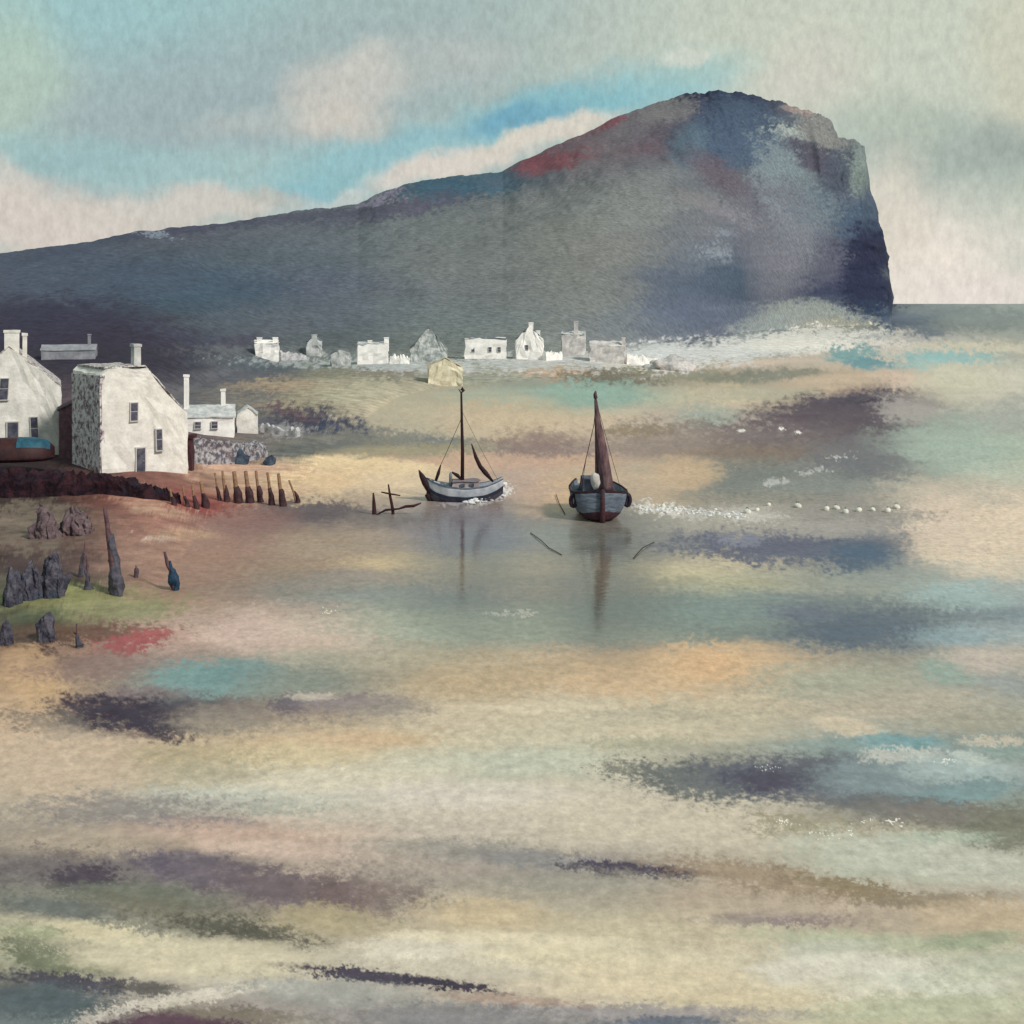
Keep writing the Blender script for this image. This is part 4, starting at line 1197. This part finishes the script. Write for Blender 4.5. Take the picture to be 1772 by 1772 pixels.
# ---- stakes and weedy rocks on the near left foreshore
ST = [(140, 935, 1000, 148, .13, 'thin dark stake left of the tall leaning one on the near foreshore'), (202, 880, 1030, 182, .48, 'tall leaning stake with thick slate-blue weed foot on the near foreshore'),
      (152, 960, 1020, 150, .22, 'stumpy brown stake at the edge of the green weed'), (236, 978, 1000, 235, .16, 'small brown stub between the tall stake and the blue-footed one'),
      (304, 955, 1022, 285, .34, 'blue-footed leaning stake furthest right on the near foreshore'), (135, 1080, 1122, 132, .18, 'short dark stub below the green weed')]
for i, (px, t0, b0, tp, r, tx) in enumerate(ST):
    P = spot(px, b0); k = P.y / FOC; h = (b0 - t0) * k; lean = (tp - px) * k
    root = empty('mooring_stake', P, 0, text=tx, cat='stake', group='old stakes on the near foreshore')
    bm = bmesh.new(); tube(bm, [(0, 0, -.3), (lean * .5, 0, h * .5), (lean, 0, h)], [r * .5, r * .36, r * .22], 8); weather(bm, 2, .08, 2.4, i + 20); obj('timber', bm, mat('mauve_wood', '503840', '70545a', 4, .9, .5), root, True)
    blue = px in (304,)
    bm = bmesh.new(); tube(bm, [(.0, 0, -.3), (0, 0, h * .15), (lean * .25, 0, h * .4), (lean * .6, 0, h * .72)], [r * .75, r * .8, r * .6, r * .3], 9); weather(bm, 2, .22, 2.6, i + 31)
    obj('weed_skirt', bm, mat('blue_weed', '16304a', '2c4a60', 3, .7, .6) if blue else mat('slate_weed', '3c3a48', '605e68', 3, .8, .7), root, True)
def standing(rx, rz_, i):
    bm = blobmesh(rx, rx * .8, rz_, .35, i * 1.7 + 1, 5)
    for v in bm.verts:
        c = v.co.copy(); k = mnoise.fractal(Vector((c.x * 2.6, c.y * 2.6, c.z * .5 + i * 3.3)), .9, 2.1, 5)
        t = max(0, c.z / rz_); v.co.x += .34 * k * rx + .3 * rx * (t ** 2) * mnoise.noise(Vector((i * 2.2, t * 2, 0))); v.co.y += .2 * k * rx
        v.co.z += .30 * rz_ * mnoise.noise(Vector((c.x * 3.2, c.y * 3, i * 1.7))) * t
    return bm
ROCKS = [(88, 1035, .7, 2.1, 'tall blue-black weedy rock standing in the green weed at the left'), (52, 1038, .6, 1.7, 'shorter blue-black weedy rock touching the left side of the tall one'), (18, 1048, .55, 2.0, 'tall slate weedy rock standing at the left edge in the green weed'), (75, 1112, .5, 1.2, 'dark purple weedy rock below the green weed at the left'),
         (6, 1118, .3, 1.0, 'narrow black rock touching the left edge'), (75, 932, .9, 1.5, 'dusky mauve rock upper left on the foreshore, under the harbour bank'), (128, 925, 1.1, 1.4, 'broad mauve rock just right of the dusky one, under the harbour bank')]
for i, (px, row, rx, rz_, tx) in enumerate(ROCKS):
    o = obj('weedy_rock', standing(rx, rz_, i), mat('weedy_rock_dark', '383644', '625f6a', 2, .85, .9, .1, .4, .6, .2, '344456') if i < 5 else mat('weedy_rock_mauve', '5a4a52', '7c6a6c', 2, .9, .9, .1), None, True)
    o.location = spot(px, row) + Vector((0, .3, .05)); o.rotation_euler = (0, 0, i * .7)
    label(o, tx, 'rock', 'weedy rocks on the near foreshore')

# ------------------------------------------------------------------ far village
def far(px0, px1, top, base, name, text, side_on, eave_f, m, ch=(), cat='house', rz=None, seed=0, roof=None, win=(), D=None, clip=0):
    P = spot((px0 + px1) / 2, base); k = P.y / FOC; W = (px1 - px0) * k; H = (base - top) * k
    a = -math.atan((P.x) / P.y)
    r = house(name, P, a if rz is None else rz, W * .97, D or 7, H * eave_f, H, m, roof or SLATE_FAR(), text, cat=cat, group='white houses along the far shore', side_on=side_on,
              chimneys=[(c[0] * W, .9, H * .6, c[1] * k, c[2] * k, .8, 0) for c in ch], windows=[(w[0] * W, w[1] * H, .7, 1.1) for w in win], amp=.5, wcuts=5, seed=seed, over=.05, verge=.3, clip=clip)
    return r
wf, df_ = WHITE_FAR(), DIM_FAR()
far(441, 482, 590, 622, 'far_house', 'leftmost small white cottage on the far shore with two stubby chimneys', True, .85, wf, ch=[(-.3, 38, 9), (.36, 38, 9)], seed=31, roof=wf)
far(531, 557, 585, 616, 'far_house', 'narrow dim grey-white cottage, second from the left on the far shore', False, .8, df_, ch=[(0, 37, 9)], seed=32)
far(573, 606, 606, 634, 'far_house', 'low dim grey shed just left of the bright house with the right-hand chimney', False, .75, df_, seed=33, cat='shed')
far(619, 672, 594, 630, 'far_house', 'bright white house with a chimney at its right end, left of the tall grey gable', True, .95, wf, ch=[(.44, 46, 8), (-.1, 41, 7)], seed=34, roof=df_)
far(710, 774, 568, 626, 'far_house', 'wide grey-white steep gable above the cream boathouse', False, .38, mat('streaky_grey_wash', '8c9494', 'c8cac8', .9, .9, .6, .1, .42, .6), seed=35)
far(740, 800, 622, 668, 'boathouse', 'cream yellow boathouse at the water edge below the grey gable', False, .7, mat('cream_wash', 'c8bfa6', 'ece2cc', .8, .85, .5), cat='boathouse', seed=36, D=5, roof=mat('cream_roof', 'a8a088', 'c4baa4', 1))
far(804, 877, 586, 621, 'far_house', 'long low white rectangular house in the middle of the far shore', True, .97, wf, seed=37, win=[(-.3, .35), (.1, .35), (.32, .35)])
far(892, 941, 566, 622, 'far_house', 'tallest narrow white gable house with chimney on the far shore', False, .62, wf, ch=[(.05, 64, 8), (.3, 50, 7)], seed=38, win=[(-.1, .3)])
far(971, 1013, 575, 614, 'far_house', 'pale house with a thin chimney right of the tallest gable', True, .9, mat('pale_wash', 'b4b0b0', 'e0dad6', .6, .9), ch=[(.12, 58, 7)], seed=39, roof=df_)
far(1019, 1082, 592, 628, 'far_house', 'broad faded white house at the right end of the far village', True, .8, mat('pale_wash', ''), ch=[(.45, 44, 6)], seed=40, roof=mat('pale_wash', ''))
o = obj('shore_rock', blobmesh(5.5, 3.5, 3.0, .5, 5, 4), mat('pale_rock', 'a4a2a4', 'd6ceca', .5, .9, .9, .2, .4, .6), None, True)
o.location = spot(1160, 640) + Vector((0, 1, -.2)); label(o, 'low pale rock mound on the far strand just right of the last village house', 'rock')

for a, b, h, tx in [((455, 748), (516, 756), 1.0, 'low pale broken wall trailing right of the small white shed'),
                    ((484, 622), (528, 622), 1.6, 'low pale garden wall between the two leftmost far cottages'),
                    ((676, 630), (708, 630), 2.0, 'low pale wall joining the bright chimney house and the grey gable on the far shore'),
                    ((942, 624), (970, 622), 2.2, 'low pale wall right of the tallest white gable house'),
                    ((1084, 630), (1138, 632), 2.2, 'low pale broken wall running right from the last far house')]:
    p0, p1 = spot(*a), spot(*b)
    o = wall_run('garden_wall', [p0, p1], h, h * .7, .6 if h < 1.5 else 1.0, WHITE_FAR() if a[0] > 600 else mat('worn_white_wall', '9c9ca2', 'd4d0ce', 1.2, .9, .6), tx, 'wall', a[0] * .1, .25, 24, h * .45)
    o['group'] = 'low pale walls of the village'
